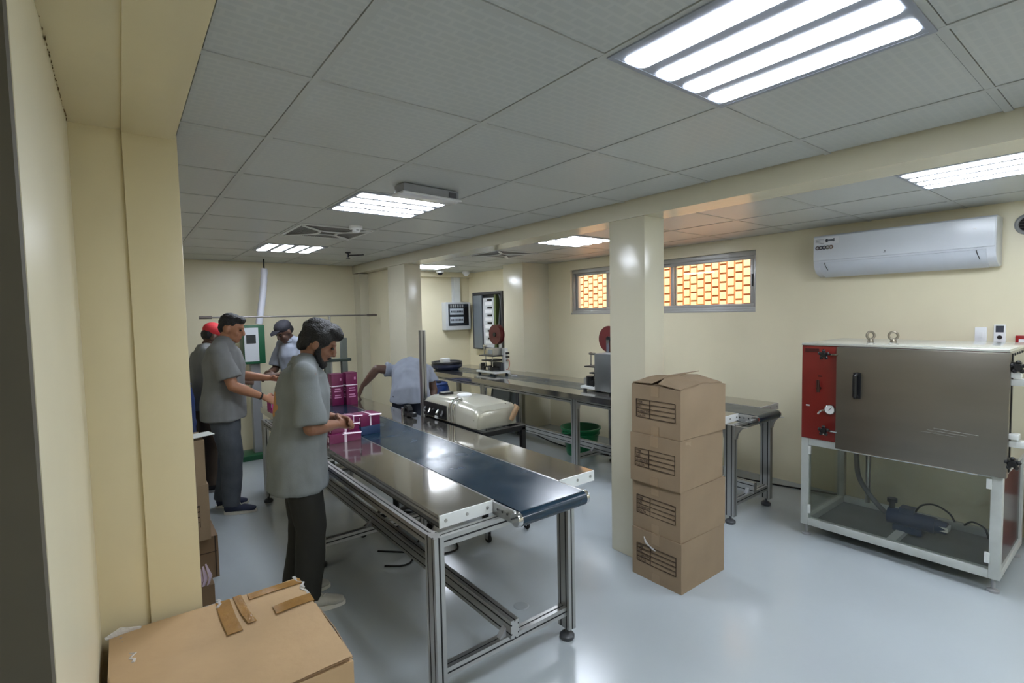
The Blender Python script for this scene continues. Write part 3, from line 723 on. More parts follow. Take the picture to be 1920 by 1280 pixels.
strip([(0.49, D*0.70, zt-0.003), (0.56, D*0.70, zt+0.001), (W+0.001, D*0.70, zt), (W+0.002, D*0.70, H-0.06)], (0, 0.030, 0), M_TAPE, parent=t)
for (x, y, z, s) in ((W-0.005, D*0.93, H+0.004, 0.03), (W-0.002, D*0.8, H+0.002, 0.022), (0.33, D-0.01, H+0.004, 0.016), (0.03, D*0.96, H+0.002, 0.02), (0.06, D*0.72, H+0.002, 0.015)):
    pts = [(x + s*random.uniform(-1,1)*0.6, y + s*(k-2.5)*0.8, z + 0.004*random.random()) for k in range(6)]
    MB().loft(pts, [0.003+0.005*random.random() for _ in pts], [0.002]*6, (1,0,0), 7).build('crinkled_film', M_CLEAR, t, smooth=True)
MB().loft([(W+0.002, 0.02, H-0.006), (W+0.004, D*0.3, H+0.004), (W+0.002, D*0.55, H-0.002)], [0.003]*3, [0.004]*3, (1,0,0), 6).build('torn_edge', M_TAPE2, t, smooth=True)
# plastic film drape at the wall corner
MB().loft([(-0.01, D*0.97, H+0.012), (0.03, D*0.98, H+0.02), (0.09, D*0.985, H+0.010)], [0.006, 0.014, 0.004], [0.002]*3, (0,0,1), 8).build('crinkled_film', M_CLEAR, t, smooth=True)

# stack of cartons behind the left column
def small_carton(label, x0, x1, y0, y1, z0, z1, m, seed, extra=None):
    t = thing('carton', label, 'carton', (x0, y0, z0), 0, 'cartons behind the left column')
    link('body', crumple_box(x1-x0, y1-y0, z1-z0, 0.003, seed, None, 6), m, t, True)
    w, d, h = x1-x0, y1-y0, z1-z0
    MB().box(w*0.45, w*0.58, 0.0, d, h-0.0004, h+0.001).build('tape', M_TAPE, t)
    MB().box(w*0.45, w*0.58, -0.0012, 0.0005, h*0.7, h).build('tape', M_TAPE, t)
    if extra: extra(t, w, d, h)
    return t
def ex_print(t, w, d, h):
    mb = MB()
    for k in range(5): mb.box(w*0.45, w*0.86, -0.0024, 0.0, h*0.25+0.032*k, h*0.25+0.0345*k)
    for u in (0.45, 0.86): mb.box(w*u, w*u+0.0025, -0.0024, 0.0, h*0.25, h*0.25+0.138)
    mb.build('printed_table', M_INK, t)
def ex_flap(t, w, d, h):
    MB().add([(w*0.2, 0.0, h), (w*1.16, 0.02, h+0.028), (w*1.1, 0.12, h+0.03), (w*0.2, 0.14, h+0.004), (w*0.2, 0.0, h-0.004), (w*1.16, 0.02, h+0.024), (w*1.1, 0.12, h+0.026), (w*0.2, 0.14, h)], [(0,1,2,3),(7,6,5,4),(0,4,5,1),(1,5,6,2),(2,6,7,3),(3,7,4,0)]).build('flap', M_WHITEP, t)
    MB().loft([(w*0.6, -0.004, h*0.9), (w*0.75, -0.008, h*0.8), (w*0.7, -0.006, h*0.66)], [0.02, 0.016, 0.006], [0.003]*3, (1,0,0), 8).build('crinkled_film', M_CLEAR, t, smooth=True)
def ex_line(t, w, d, h):
    MB().box(w*0.2, w*0.98, -0.002, 0, h*0.62, h*0.635).box(w*0.955, w*0.97, -0.002, 0, 0.0, h).box(w*0.3, w*0.36, -0.002, 0, h*0.78, h*0.83).build('printed_lines', M_INK, t)
def ex_film(t, w, d, h):
    for k in range(5):
        MB().loft([(w*0.62+0.022*k, 0.012, h+0.0), (w*0.64+0.024*k, 0.006, h+0.035+0.02*random.random()), (w*0.70+0.014*k, 0.010, h+0.085+0.01*k)], [0.012, 0.016, 0.005], [0.004]*3, (1,0.3*k,0), 8).build('crinkled_film', mat('pink_white_film', (222, 200, 216), 0.2, bump=0.9, bscale=50), t, smooth=True)
small_carton('small low carton with crumpled clear film on top, behind the left column', 0.15, 0.462, 2.36, 2.56, 0.0, 0.115, M_CARTON3, 21, ex_film)
small_carton('floor-level carton with ruled lines in the stack behind the left column', 0.10, 0.530, 2.70, 3.0, 0.0, 0.27, M_CARTON3, 22, ex_line)
small_carton('carton with a small printed table, middle of the stack behind the left column', 0.10, 0.490, 2.66, 2.98, 0.2705, 0.62, M_CARTON, 23, ex_print)
small_carton('topmost pale carton with raised white flap behind the left column', 0.10, 0.480, 2.66, 2.96, 0.6205, 0.90, M_CARTON, 24, ex_flap)

# ------------------------------------------------------------------ red and steel machine on a glazed white stand
t = thing('vacuum_oven', 'large red and brushed steel oven on a glazed white stand', 'machine', (3.96, -0.45, 0))
L = 1.06; Dp = 0.72; zb = 0.715; ztp = 1.385
fr = MB()
s = 0.05
for x in (0, Dp-s):
    for y in (0, L-s): fr.box(x, x+s, y, y+s, 0.08, zb)
fr.box(0, s, s, L-s, 0.08, 0.08+s).box(Dp-s, Dp, s, L-s, 0.08, 0.08+s).box(0, s, s, L-s, zb-s, zb).box(Dp-s, Dp, s, L-s, zb-s, zb)
for y in (0, L-s): fr.box(s, Dp-s, y, y+s, 0.08, 0.08+s).box(s, Dp-s, y, y+s, zb-s, zb)
fr.build('stand_frame', mat('grey_white_stand_paint', (186, 191, 189), 0.4, var=0.08, vscale=9), t, bevel=0.004)
MB().box(s, Dp-s, L*0.48, L*0.48+0.05, 0.085, 0.115).build('floor_rail', M_WHITEP, t)
MB().box(s, Dp-s, s, L-s, 0.078, 0.084).build('base_tray', mat('grey_base_tray', (120, 124, 124), 0.5, var=0.1, vscale=6), t)
for (a, b, c, d) in ((0.012, 0.018, s, L-s), (Dp-0.018, Dp-0.012, s, L-s)):
    MB().box(a, b, c, d, 0.08+s, zb-s).build('acrylic_panel', M_ACRYL, t)
MB().box(s, Dp-s, 0.012, 0.018, 0.08+s, zb-s).build('side_panel', mat('dark_side_panel', (58, 52, 50), 0.25), t)
MB().box(s, Dp-s, L-0.018, L-0.012, 0.08+s, zb-s).build('acrylic_panel', M_ACRYL, t)
for y in (0.03, L-0.03):
    for x in (0.03, Dp-0.03):
        MB().lathe([(0,0),(0.03,0),(0.03,0.012),(0.010,0.02),(0.010,0.082),(0,0.082)], (x, y, 0), 16).build('levelling_foot', M_GREYP, t, smooth=True)
for z in (0.17, 0.60):
    MB().box(-0.008, 0.012, s-0.006, s+0.018, z, z+0.06).build('hinge', M_WHITEP, t, bevel=0.002)
    MB().box(-0.004, 0.012, L-s-0.014, L-s+0.002, z, z+0.06).build('hinge', M_WHITEP, t, bevel=0.002)
# chamber
MB().box(0.0, Dp, 0.0, L, zb, ztp-0.004).build('chamber', M_RED, t, bevel=0.004)
MB().box(-0.010, 0.0, L-0.24, L-0.004, zb+0.004, ztp-0.01).build('control_panel', M_RED, t, bevel=0.002)
MB().box(-0.012, Dp+0.01, -0.012, L, ztp-0.004, ztp+0.012).build('lid_plate', mat('pale_top_sheet', (214, 218, 216), 0.16, 0.55), t, bevel=0.003)
MB().box(0.0, Dp, -0.012, 0.0, zb, ztp-0.004).build('side_sheet', mat('beige_side_sheet', (170, 168, 152), 0.4), t)
rv = MB()
for k in range(9): rv.ell((0.05+0.075*k, -0.013, ztp-0.022), (0.008, 0.006, 0.008), n=8, m=6)
rv.build('rivet_row', M_BLACK, t)
door = MB().box(-0.050, -0.004, -0.02, L-0.235, zb-0.03, ztp-0.006).build('oven_door', M_BRUSH, t, bevel=0.006)
dh = MB().tube([(-0.05, 0.70, 1.055), (-0.085, 0.70, 1.06), (-0.092, 0.70, 1.075), (-0.092, 0.70, 1.185), (-0.085, 0.70, 1.2), (-0.05, 0.70, 1.205)], 0.013, 10, 5).build('door_handle', M_BLACK, door, smooth=True)
MB().box(-0.056, -0.05, 0.678, 0.722, 1.045, 1.215).build('handle_plate', M_BLACKM, door)
MB().cyl((-0.03, 0.10, zb-0.035), (-0.03, 0.72, zb-0.035), 0.008, n=10).build('drip_rod', M_CHROME, door, smooth=True)
for k in range(3):
    MB().tube([(-0.0508, 0.10+0.05*k, 0.905-0.012*k), (-0.0508, 0.30+0.03*k, 0.915-0.014*k)], [0.0008, 0.0010], 5).build('scratch', M_CHROME, door)
def star_knob(y, z, x=-0.055, nm='star_knob', par=t):
    kb = MB().lathe([(0, -0.03), (0.016, -0.03), (0.020, -0.02), (0.018, 0.0), (0.009, 0.004), (0.009, 0.05), (0, 0.05)], (x, y, z), 14, 'x')
    for q in range(5):
        a = 2*PI*q/5 + 0.3; kb.ell((x-0.014, y+0.026*math.cos(a), z+0.026*math.sin(a)), (0.012, 0.012, 0.012), n=8, m=6)
    return kb.build(nm, M_BLACK, par, smooth=True)
star_knob(L-0.165, 1.325); star_knob(L-0.17, 0.80)
MB().cyl((-0.045, L-0.165, 1.325), (-0.045, L-0.245, 1.325), 0.008, n=8).build('clamp_bolt', M_CHROME, t, smooth=True)
MB().cyl((-0.045, L-0.17, 0.80), (-0.045, L-0.245, 0.80), 0.008, n=8).build('clamp_bolt', M_CHROME, t, smooth=True)
MB().box(-0.0125, -0.010, L-0.115, L-0.025, 1.335, 1.36).build('name_plate', mat('dark_red_plate', (70, 22, 20), 0.4), t)
MB().box(-0.0125, -0.010, L-0.135, L-0.110, 1.165, 1.172).build('valve_plate', M_BLACK, t)
MB().cyl((-0.010, L-0.122, 1.085), (-0.05, L-0.122, 1.085), 0.010, n=10).cyl((-0.045, L-0.122, 1.145), (-0.045, L-0.125, 1.06), 0.009, 0.011, n=10).build('valve_lever', mat('dark_bronze', (62, 40, 34), 0.4, 0.5), t, smooth=True)
ga = MB().lathe([(0, 0.0), (0.034, 0.0), (0.034, -0.028), (0.030, -0.032), (0.030, -0.028), (0, -0.028)], (-0.012, L-0.195, 0.945), 22, 'x').build('pressure_gauge', M_CHROME, t, smooth=True)
MB().lathe([(0.029, -0.0285), (0, -0.0285)], (-0.012, L-0.195, 0.945), 20, 'x').build('dial', M_WHITE, ga)
MB().obox((-0.0415, L-0.199, 0.951), (0.0006, 0, 0), (0, 0.011, -0.011), (0, 0.0012, 0.0012)).build('needle', M_BLACK, ga)
MB().tube([(-0.03, L-0.165, 0.935), (-0.03, L-0.14, 0.93), (-0.03, L-0.120, 0.905)], 0.008, 8, 5).build('outlet_pipe', M_CHROME, t, smooth=True)
for (y, z) in ((L-0.045, 0.955), (L-0.155, 0.765)): MB().box(-0.012, -0.0100, y-0.012, y+0.012, z-0.005, z+0.005).build('marker_label', M_WHITE, t)
for (x, y, rz) in ((0.33, 0.745, 0.9), (0.36, 0.62, 0.25)):
    eb = MB().torus((0, 0, 0.045), 0.026, 0.008, 'x', 20, 8).lathe([(0,0),(0.02,0),(0.018,0.014),(0.012,0.022),(0,0.022)], (0,0,0), 14)
    eb.xf(Matrix.Translation((x, y, ztp+0.012)) @ Matrix.Rotation(rz, 4, 'Z')); eb.build('eye_bolt', M_COPPER, t, smooth=True)
# hinges and clamps on the right flank
for z in (1.20, 0.86):
    MB().box(-0.02, 0.05, -0.10, -0.012, z, z+0.035).box(0.0, 0.04, -0.15, -0.09, z-0.03, z+0.03).build('hinge_block', M_WHITEP, t, bevel=0.003)
    MB().box(-0.035, 0.02, -0.06, -0.012, z+0.045, z+0.075).build('hinge_bracket', M_WHITEP, t, bevel=0.003)
star_knob(-0.05, 1.305, -0.03); star_knob(-0.04, 0.775, -0.03)
MB().box(-0.03, 0.0, -0.06, -0.012, 0.76, 0.80).build('clamp_block', M_ALU, t); MB().box(-0.03, 0.0, -0.06, -0.012, 1.28, 1.33).build('clamp_block', M_BLACKM, t)
MB().box(-0.012, 0.012, -0.025, 0.0, zb, ztp-0.01).build('door_seal', M_BLACK, t)
# pump and pipes seen through the acrylic
pm = MB().cyl((0.34, 0.62, 0.19), (0.34, 0.36, 0.19), 0.055, n=18).cyl((0.34, 0.36, 0.19), (0.34, 0.30, 0.19), 0.045, 0.04, n=16).box(0.28, 0.40, 0.42, 0.58, 0.11, 0.15).box(0.30, 0.38, 0.47, 0.55, 0.235, 0.27).build('pump', M_BLUEPUMP, t, smooth=True)
MB().box(0.30, 0.38, 0.29, 0.36, 0.175, 0.205).build('pump_label', M_WHITE, pm)
MB().cyl((0.34, 0.60, 0.23), (0.34, 0.60, 0.29), 0.018, n=12).cyl((0.34, 0.60, 0.285), (0.34, 0.60, 0.31), 0.03, n=14).build('filter_cap', M_BLACKM, pm, smooth=True)
MB().tube([(0.40, L-0.22, 0.68), (0.40, L-0.22, 0.55), (0.40, L-0.235, 0.40), (0.40, L-0.29, 0.30), (0.38, L-0.36, 0.23), (0.35, L-0.42, 0.19)], 0.017, 12, 5).build('suction_hose', M_HOSE, t, smooth=True)
MB().cyl((0.40, L-0.22, 0.60), (0.40, L-0.22, 0.70), 0.026, n=14).cyl((0.40, L-0.255, 0.685), (0.40, L-0.185, 0.685), 0.012, n=10).build('valve', M_CHROME, t, smooth=True)
MB().cyl((0.45, L-0.28, 0.69), (0.45, L-0.28, 0.20), 0.016, n=10).build('drain_pipe', M_ALU, t, smooth=True)
MB().tube([(0.34, 0.47, 0.25), (0.36, 0.44, 0.30), (0.40, 0.38, 0.31), (0.42, 0.31, 0.27), (0.42, 0.28, 0.22)], 0.006, 8, 5).build('cable', M_BLACK, t, smooth=True)
MB().tube([(0.46, 0.24, 0.20), (0.46, 0.20, 0.235), (0.46, 0.14, 0.21), (0.46, 0.12, 0.15)], 0.006, 8, 5).build('cable', M_BLACK, t, smooth=True)

# fire extinguisher at the right edge, behind the machine
t = thing('fire_extinguisher', 'red fire extinguisher standing behind the oven at the right edge', 'fire extinguisher', (4.88, -0.56, 0))
MB().lathe([(0,0),(0.078,0),(0.082,0.01),(0.082,0.50),(0.07,0.56),(0.035,0.60),(0.025,0.62),(0.025,0.66),(0,0.66)], n=24).build('cylinder', M_FIRERED, t, smooth=True)
MB().box(-0.02, 0.02, -0.09, 0.03, 0.66, 0.685).box(-0.012, 0.012, -0.10, 0.03, 0.70, 0.715).build('handle', M_BLACK, t, bevel=0.003)
MB().tube([(0, 0.03, 0.67), (0.0, 0.10, 0.66), (-0.0, 0.11, 0.55), (0.0, 0.098, 0.25)], 0.011, 8, 5).build('hose', M_RUBBER, t, smooth=True)
MB().lathe([(0.0825, 0.18), (0.0825, 0.36)], n=12, a0=PI*0.75, a1=PI*1.4).build('label_band', M_WHITE, t)

# ------------------------------------------------------------------ labelling machines
def labeller(loc, label, full, rz=0.0):
    t = thing('labelling_machine', label, 'machine', loc, rz, 'reel labelling machines')
    for x in (0.03, 0.23):
        for y in (0.04, 0.40): MB().lathe([(0,0),(0.02,0),(0.02,0.025),(0,0.025)], (x, y, 0), 12).build('rubber_foot', M_RUBBER, t, smooth=True)
    MB().box(0, 0.26, 0, 0.44, 0.025, 0.05).build('base_plate', M_WHITEP, t, bevel=0.003)
    MB().box(0.19, 0.24, 0.02, 0.09, 0.05, 0.36).build('rear_column', M_WHITEP, t, bevel=0.003)
    MB().box(0.15, 0.25, 0.06, 0.30, 0.05, 0.16).build('drive_housing', mat('dark_grey_housing', (66, 68, 72), 0.4), t, bevel=0.005)
    for k in range(3): MB().cyl((0.02, 0.12+0.09*k, 0.085), (0.16, 0.12+0.09*k, 0.085), 0.026, n=16).build('feed_roller', M_BLACK if k != 1 else M_CHROME, t, smooth=True)
    MB().cyl((0.08, 0.37, 0.055), (0.08, 0.37, 0.15), 0.045, n=18).build('motor', M_BLACKM, t, smooth=True)
    MB().box(0.05, 0.14, 0.39, 0.44, 0.055, 0.13).build('motor_box', M_ALU, t, bevel=0.003)
    MB().box(0.01, 0.25, 0.10, 0.32, 0.185, 0.20).build('guide_plate', M_BLACKM, t, bevel=0.002)
    MB().box(0.02, 0.25, 0.06, 0.40, 0.25, 0.262).build('upper_plate', M_BLACKM, t, bevel=0.002)
    for y in (0.13, 0.29): MB().cyl((0.06, y, 0.05), (0.06, y, 0.25), 0.007, n=8).build('support_rod', M_CHROME, t, smooth=True)
    MB().box(0.06, 0.20, 0.10, 0.28, 0.262, 0.36).build('controller', M_ALU, t, bevel=0.006)
    MB().box(0.055, 0.06, 0.13, 0.22, 0.28, 0.34).build('display', mat('grey_display', (150, 160, 168), 0.25), t)
    MB().cyl((0.10, 0.38, 0.262), (0.10, 0.38, 0.40), 0.009, n=10).cyl((0.10, 0.40, 0.385), (0.10, 0.32, 0.385), 0.012, n=10).build('tension_arm', M_CHROME, t, smooth=True)
    MB().box(0.19, 0.22, 0.13, 0.16, 0.36, 0.55).build('reel_post', M_WHITEP, t, bevel=0.002)
    ro = MB().lathe([(0.03, 0.035), (0.135, 0.035), (0.135, 0.028), (0.05, 0.024), (0.05, -0.024), (0.135, -0.028), (0.135, -0.035), (0.03, -0.035)], (0.15, 0.145, 0.545), 32, 'x').build('label_reel', M_DARKRED, t, smooth=True)
    MB().lathe([(0.05, 0.0), (0.12, 0.0), (0.12, 0.04), (0.05, 0.04)], (0.13, 0.145, 0.545), 28, 'x').build('label_roll', M_DARKRED, ro, smooth=True)
    MB().lathe([(0, -0.044), (0.03, -0.044), (0.03, 0.044), (0, 0.044)], (0.15, 0.145, 0.545), 16, 'x').build('hub', M_BLACK, ro, smooth=True)
    for k in range(3): MB().box(0.20, 0.245, -0.01-0.0*k, 0.02, 0.18+0.05*k, 0.205+0.05*k).build('air_valve', M_BLACK if k else M_CHROME, t, bevel=0.002)
    MB().tube([(0.22, 0.0, 0.20), (0.21, -0.05, 0.19), (0.20, -0.06, 0.12), (0.2, -0.03, 0.08), (0.21, 0.02, 0.07)], 0.005, 8, 5).build('air_hose', mat('pink_air_hose', (200, 120, 104), 0.4), t, smooth=True)
    MB().tube([(0.2, 0.0, 0.03), (0.22, -0.06, 0.012), (0.19, -0.12, 0.007), (0.23, -0.18, 0.007), (0.2, -0.2, 0.007)], 0.006, 8, 5).build('power_cable', M_WHITE, t, smooth=True)
    if full:
        MB().box(-0.03, 0.29, -0.02, 0.21, 0.0255, 0.405).build('steel_hood', mat('grey_steel_hood', (120, 124, 126), 0.35, 0.6), t, bevel=0.004)
        MB().box(0.10, 0.14, 0.125, 0.165, 0.40, 0.54).build('reel_bracket', M_CHROME, t)
        for z in (0.17, 0.21): MB().box(0.02, 0.05, 0.21, 0.25, z, z+0.03).build('air_valve', M_BLACK, t)
        for k in range(3): MB().tube([(0.04, 0.225, 0.19-0.05*k), (0.03, 0.27, 0.17-0.05*k), (0.03, 0.28, 0.10-0.03*k), (0.04, 0.23, 0.07-0.02*k)], 0.004, 8, 5).build('air_hose', M_BLACK, t, smooth=True)
    return t
labeller((4.00, 4.45, 0.82), 'far labelling machine with dark red reel in front of the switch cabinet', False)
labeller((3.93, 2.36, 0.82), 'near labelling machine with steel hood, half hidden by the column', True)
# round rotary tray at the far end of the table
t = thing('rotary_tray', 'dark round rotary tray with a white block at the far table end', 'tray', (3.98, 5.66, 0.82))
MB().lathe([(0,0),(0.17,0),(0.20,0.02),(0.235,0.05),(0.235,0.085),(0.22,0.085),(0.21,0.06),(0,0.06)], n=32).build('lower_bowl', mat('dark_blue_tray', (44, 52, 78), 0.3), t, smooth=True)
MB().lathe([(0,0.09),(0.225,0.09),(0.23,0.10),(0.23,0.125),(0.21,0.125),(0.2,0.105),(0,0.105)], n=32).build('upper_disc', mat('dark_grey_disc', (40, 42, 50), 0.35), t, smooth=True)
MB().cyl((0,0,0.055), (0,0,0.13), 0.03, n=14).build('spindle', M_ALU, t)
MB().box(-0.09, 0.03, -0.05, 0.05, 0.105, 0.175).build('white_block', M_WHITE, t, bevel=0.008)
MB().ell((-0.205, -0.08, 0.045), (0.012, 0.012, 0.010), n=10, m=6).build('latch', M_CHROME, t, smooth=True)

def drum(loc, r, h, label):
    t = thing('drum', label, 'drum', loc, 0, 'blue plastic drums')
    MB().lathe([(0,0),(r*0.94,0),(r*0.98,0.02),(r,0.06),(r,h*0.30),(r*1.03,h*0.33),(r,h*0.36),(r,h*0.64),(r*1.03,h*0.67),(r,h*0.70),(r,h*0.86),(r*0.93,h*0.95),(r*0.86,h*0.97),(r*0.86,h*0.985),(0,h*0.985)], n=32).build('barrel', M_BLUE, t, smooth=True)
    MB().torus((0,0,h*0.985), r*0.86, 0.015, 'z', 28, 8).build('rim', M_BLUE, t, smooth=True)
    MB().lathe([(0,h*0.98),(0.035,h*0.98),(0.035,h*0.98+0.025),(0,h*0.98+0.025)], (r*0.5, 0, 0), 14).build('bung', M_BLACK, t, smooth=True)
drum((3.50, 5.30, 0), 0.26, 0.70, 'blue plastic drum standing under the far end of the window-side table')
drum((0.36, 4.30, 0), 0.235, 1.10, 'tall blue drum mostly hidden behind the left column')

# leaning grey boards under the far table
for k, (dy, lab) in enumerate(((0.0, 'grey board leaning under the table in front of the corner column'), (0.16, 'second grey board leaning behind the first under the table'))):
    t = thing('leaning_board', lab, 'board', (4.36 - 0.06*k, 4.62 + dy, 0.18 if False else 0), 0, 'grey boards under the table')
    MB().obox((0, 0.0, 0.30), (0.05, 0, 0.30), (0, 0.20, 0), (0.010, 0, -0.0016)).build('board', mat('pale_grey_board', (168, 176, 178), 0.5), t)
    MB().obox((-0.012, 0.19, 0.30), (0.05, 0, 0.30), (0, 0.012, 0), (0.011, 0, -0.0016)).build('edge_strip', mat('dark_strip', (70, 80, 86), 0.4), t)

# green tub on the floor under the table
t = thing('green_tub', 'round green plastic tub on the floor behind the conveyor', 'tub', (4.285, 3.155, 0)); t.scale = (1.06, 1.06, 1.06)
MB().lathe([(0,0.0),(0.15,0.0),(0.155,0.01),(0.205,0.27),(0.222,0.285),(0.222,0.30),(0.205,0.30),(0.198,0.285),(0.145,0.015),(0,0.012)], n=36).build('tub_body', M_GREEN, t, smooth=True)
MB().torus((0,0,0.235), 0.203, 0.006, 'z', 36, 8).build('rim_band', M_GREEN, t, smooth=True)
for s in (-1, 1): MB().tube([(s*0.21, -0.05, 0.27), (s*0.245, -0.03, 0.265), (s*0.245, 0.03, 0.265), (s*0.21, 0.05, 0.27)], 0.008, 8, 5).build('handle', M_GREEN, t, smooth=True)

# cream machine on a black wheeled frame
t = thing('strapping_machine', 'cream strapping machine on a black wheeled frame beside the conveyor', 'machine', (2.11, 1.98, 0))
for x in (0.0, 0.36):
    for y in (0.0, 0.82):
        MB().box(x, x+0.035, y, y+0.035, 0.10, 0.79).build('frame_leg', M_BLACKM, t, bevel=0.002)
        cs = MB().box(x+0.005, x+0.030, y-0.010, y+0.030, 0.085, 0.10).box(x+0.002, x+0.007, y-0.03, y+0.012, 0.03, 0.09).box(x+0.028, x+0.033, y-0.03, y+0.012, 0.03, 0.09).build('caster_fork', M_CHROME, t)
        MB().lathe([(0, -0.010), (0.030, -0.010), (0.034, -0.005), (0.034, 0.005), (0.030, 0.010), (0, 0.010)], (x+0.0175, y-0.012, 0.034), 18, 'x').build('wheel', M_RUBBER, cs, smooth=True)
MB().box(0, 0.395, 0, 0.035, 0.765, 0.80).box(0, 0.395, 0.82, 0.855, 0.765, 0.80).box(0, 0.035, 0.035, 0.82, 0.765, 0.80).box(0.36, 0.395, 0.035, 0.82, 0.765, 0.80).build('top_frame', M_BLACKM, t, bevel=0.002)
MB().box(0.05, 0.345, 0.05, 0.80, 0.36, 0.385).build('lower_shelf', M_BLACKM, t)
def rsect(x0, x1, z0, z1, r, n=5):
    out = []
    for cx, cz, a0 in ((x1-r, z0+0.012, -PI/2), (x1-r, z1-r, 0), (x0+r, z1-r, PI/2), (x0+r, z0+0.012, PI)):
        rr = r if cz > z0+0.02 else 0.012
        ccx = cx if rr == r else (x1-0.012 if cx > (x0+x1)/2 else x0+0.012)
        out += [(ccx + rr*math.cos(a0+PI/2*q/n), cz + rr*math.sin(a0+PI/2*q/n)) for q in range(n+1)]
    return out
hb = MB()
secs = [(0.10, 0.02, 0.93), (0.13, 0.0, 0.965), (0.45, 0.0, 0.985), (0.82, 0.0, 0.975), (0.90, 0.01, 0.95)]
vs = []; n = None
for y, ins, top in secs:
    s_ = rsect(0.0+ins, 0.40-ins, 0.80, top, 0.07); n = len(s_); vs += [(u, y, w) for u, w in s_]
fs = [(i*n+k, i*n+(k+1) % n, (i+1)*n+(k+1) % n, (i+1)*n+k) for i in range(len(secs)-1) for k in range(n)] + [tuple(range(n-1, -1, -1)), tuple(range((len(secs)-1)*n, len(secs)*n))]
hous = hb.add(vs, fs).build('housing', M_CREAMMACH, t, smooth=True)
MB().box(0.03, 0.37, 0.90, 0.945, 0.81, 0.935).build('feed_recess', M_BLACK, t, bevel=0.008)
MB().box(-0.012, 0.002, 0.50, 0.86, 0.815, 0.93).build('side_recess', M_BLACK, t, bevel=0.006)
for k in range(5):
    MB().cyl((-0.03, 0.54+0.07*k, 0.84+0.014*(k % 3)), (0.0, 0.55+0.07*k, 0.88), 0.014, n=10).build('feed_roller', M_CHROME if k % 2 else M_BLACK, t, smooth=True)
MB().box(-0.022, 0.0, 0.62, 0.66, 0.812, 0.832).build('white_block', M_WHITE, t)
MB().lathe([(0,0),(0.06,0),(0.062,0.012),(0.05,0.022),(0,0.024)], (0.18, 0.52, 0.984), 20).build('round_cap', M_WHITE, t, smooth=True)
MB().box(0.10, 0.20, 0.72, 0.80, 0.975, 0.995).build('control_box', M_BLACK, t, bevel=0.004)
MB().tube([(-0.004, 0.44, 0.81), (-0.010, 0.44, 0.93), (0.02, 0.44, 0.975), (0.07, 0.44, 0.988)], 0.010, 10, 5).build('guide_arch', M_CHROME, t, smooth=True)
MB().tube([(-0.004, 0.38, 0.81), (-0.010, 0.38, 0.93), (0.02, 0.38, 0.975), (0.07, 0.38, 0.988)], 0.010, 10, 5).build('guide_arch', M_CHROME, t, smooth=True)
MB().box(0.002, 0.398, 0.12, 0.89, 0.868, 0.872).build('seam', mat('seam_shadow', (120, 116, 100), 0.5), t)
MB().ell((0.30, 0.13, 0.955), (0.008, 0.008, 0.010), n=8, m=6).build('screw', M_BLACK, t, smooth=True)
MB().loft([(0.30, 0.06, 0.84), (0.33, 0.05, 0.90), (0.36, 0.06, 0.93), (0.37, 0.10, 0.945)], [0.018, 0.022, 0.020, 0.008], [0.018, 0.022, 0.02, 0.008]).build('tan_strap_end', M_TAN, t, smooth=True)
MB().box(-0.13, -0.01, 0.60, 0.84, 0.802, 0.818).build('inlet_tray', M_CHROME, t, bevel=0.003) if False else None
# strap and clamp clutter on the conveyor next to it
t = thing('tape_gun', 'black tape dispenser lying on the conveyor beside the upright post', 'tool', (1.98, 2.90, 0.80))
MB().lathe([(0.025, -0.02), (0.05, -0.02), (0.05, 0.02), (0.025, 0.02), (0.025, -0.02)], (0, 0, 0.05), 20, 'x').build('roll', M_BLACK, t, smooth=True)
MB().box(-0.022, 0.022, -0.12, -0.02, 0.01, 0.045).build('handle', M_BLACKM, t, bevel=0.006)
MB().box(-0.028, 0.028, 0.04, 0.075, 0.0, 0.07).build('cutter', M_CHROME, t, bevel=0.002)

# stool base under the foreground conveyor
t = thing('swivel_stool', 'black swivel stool pushed under the foreground conveyor', 'stool', (1.72, 2.62, 0))
for k in range(5):
    a = 2*PI*k/5 + 0.5; c, s_ = math.cos(a), math.sin(a)
    MB().loft([(0.02*c, 0.02*s_, 0.13), (0.12*c, 0.12*s_, 0.125), (0.22*c, 0.22*s_, 0.085), (0.26*c, 0.26*s_, 0.06)], [0.022, 0.02, 0.017, 0.014], [0.018, 0.016, 0.013, 0.010], (-s_, c, 0), 10).build('base_arm', M_BLACKM, t, smooth=True)
    cs = MB().cyl((0.26*c, 0.26*s_, 0.045), (0.26*c, 0.26*s_, 0.075), 0.008, n=8).build('caster_stem', M_CHROME, t)
    MB().obox((0,0,0), (1,0,0), (0,1,0), (0,0,1)).f.clear()
    MB().cyl((0.26*c - 0.018*s_, 0.26*s_ + 0.018*c, 0.026), (0.26*c + 0.018*s_, 0.26*s_ - 0.018*c, 0.026), 0.026, n=14).build('wheel', M_RUBBER, cs, smooth=True)
MB().cyl((0,0,0.10), (0,0,0.44), 0.024, n=16).build('gas_column', M_BLACKM, t, smooth=True)
MB().lathe([(0,0.43),(0.15,0.43),(0.18,0.445),(0.185,0.475),(0.165,0.50),(0,0.505)], n=28).build('seat', M_TAN, t, smooth=True)
t = thing('power_cable', 'thin black cable lying on the floor under the conveyor', 'cable')
MB().tube([(1.45, 2.35, 0.006), (1.6, 2.2, 0.006), (1.72, 2.05, 0.006), (1.9, 2.02, 0.006), (1.95, 2.25, 0.006), (1.78, 2.34, 0.006), (1.55, 2.05, 0.006), (1.4, 2.12, 0.006)], 0.006, 8, 5).build('cord', M_RUBBER, t, smooth=True)
t = thing('floor_cable', 'black cable running along the floor by the window wall', 'cable')
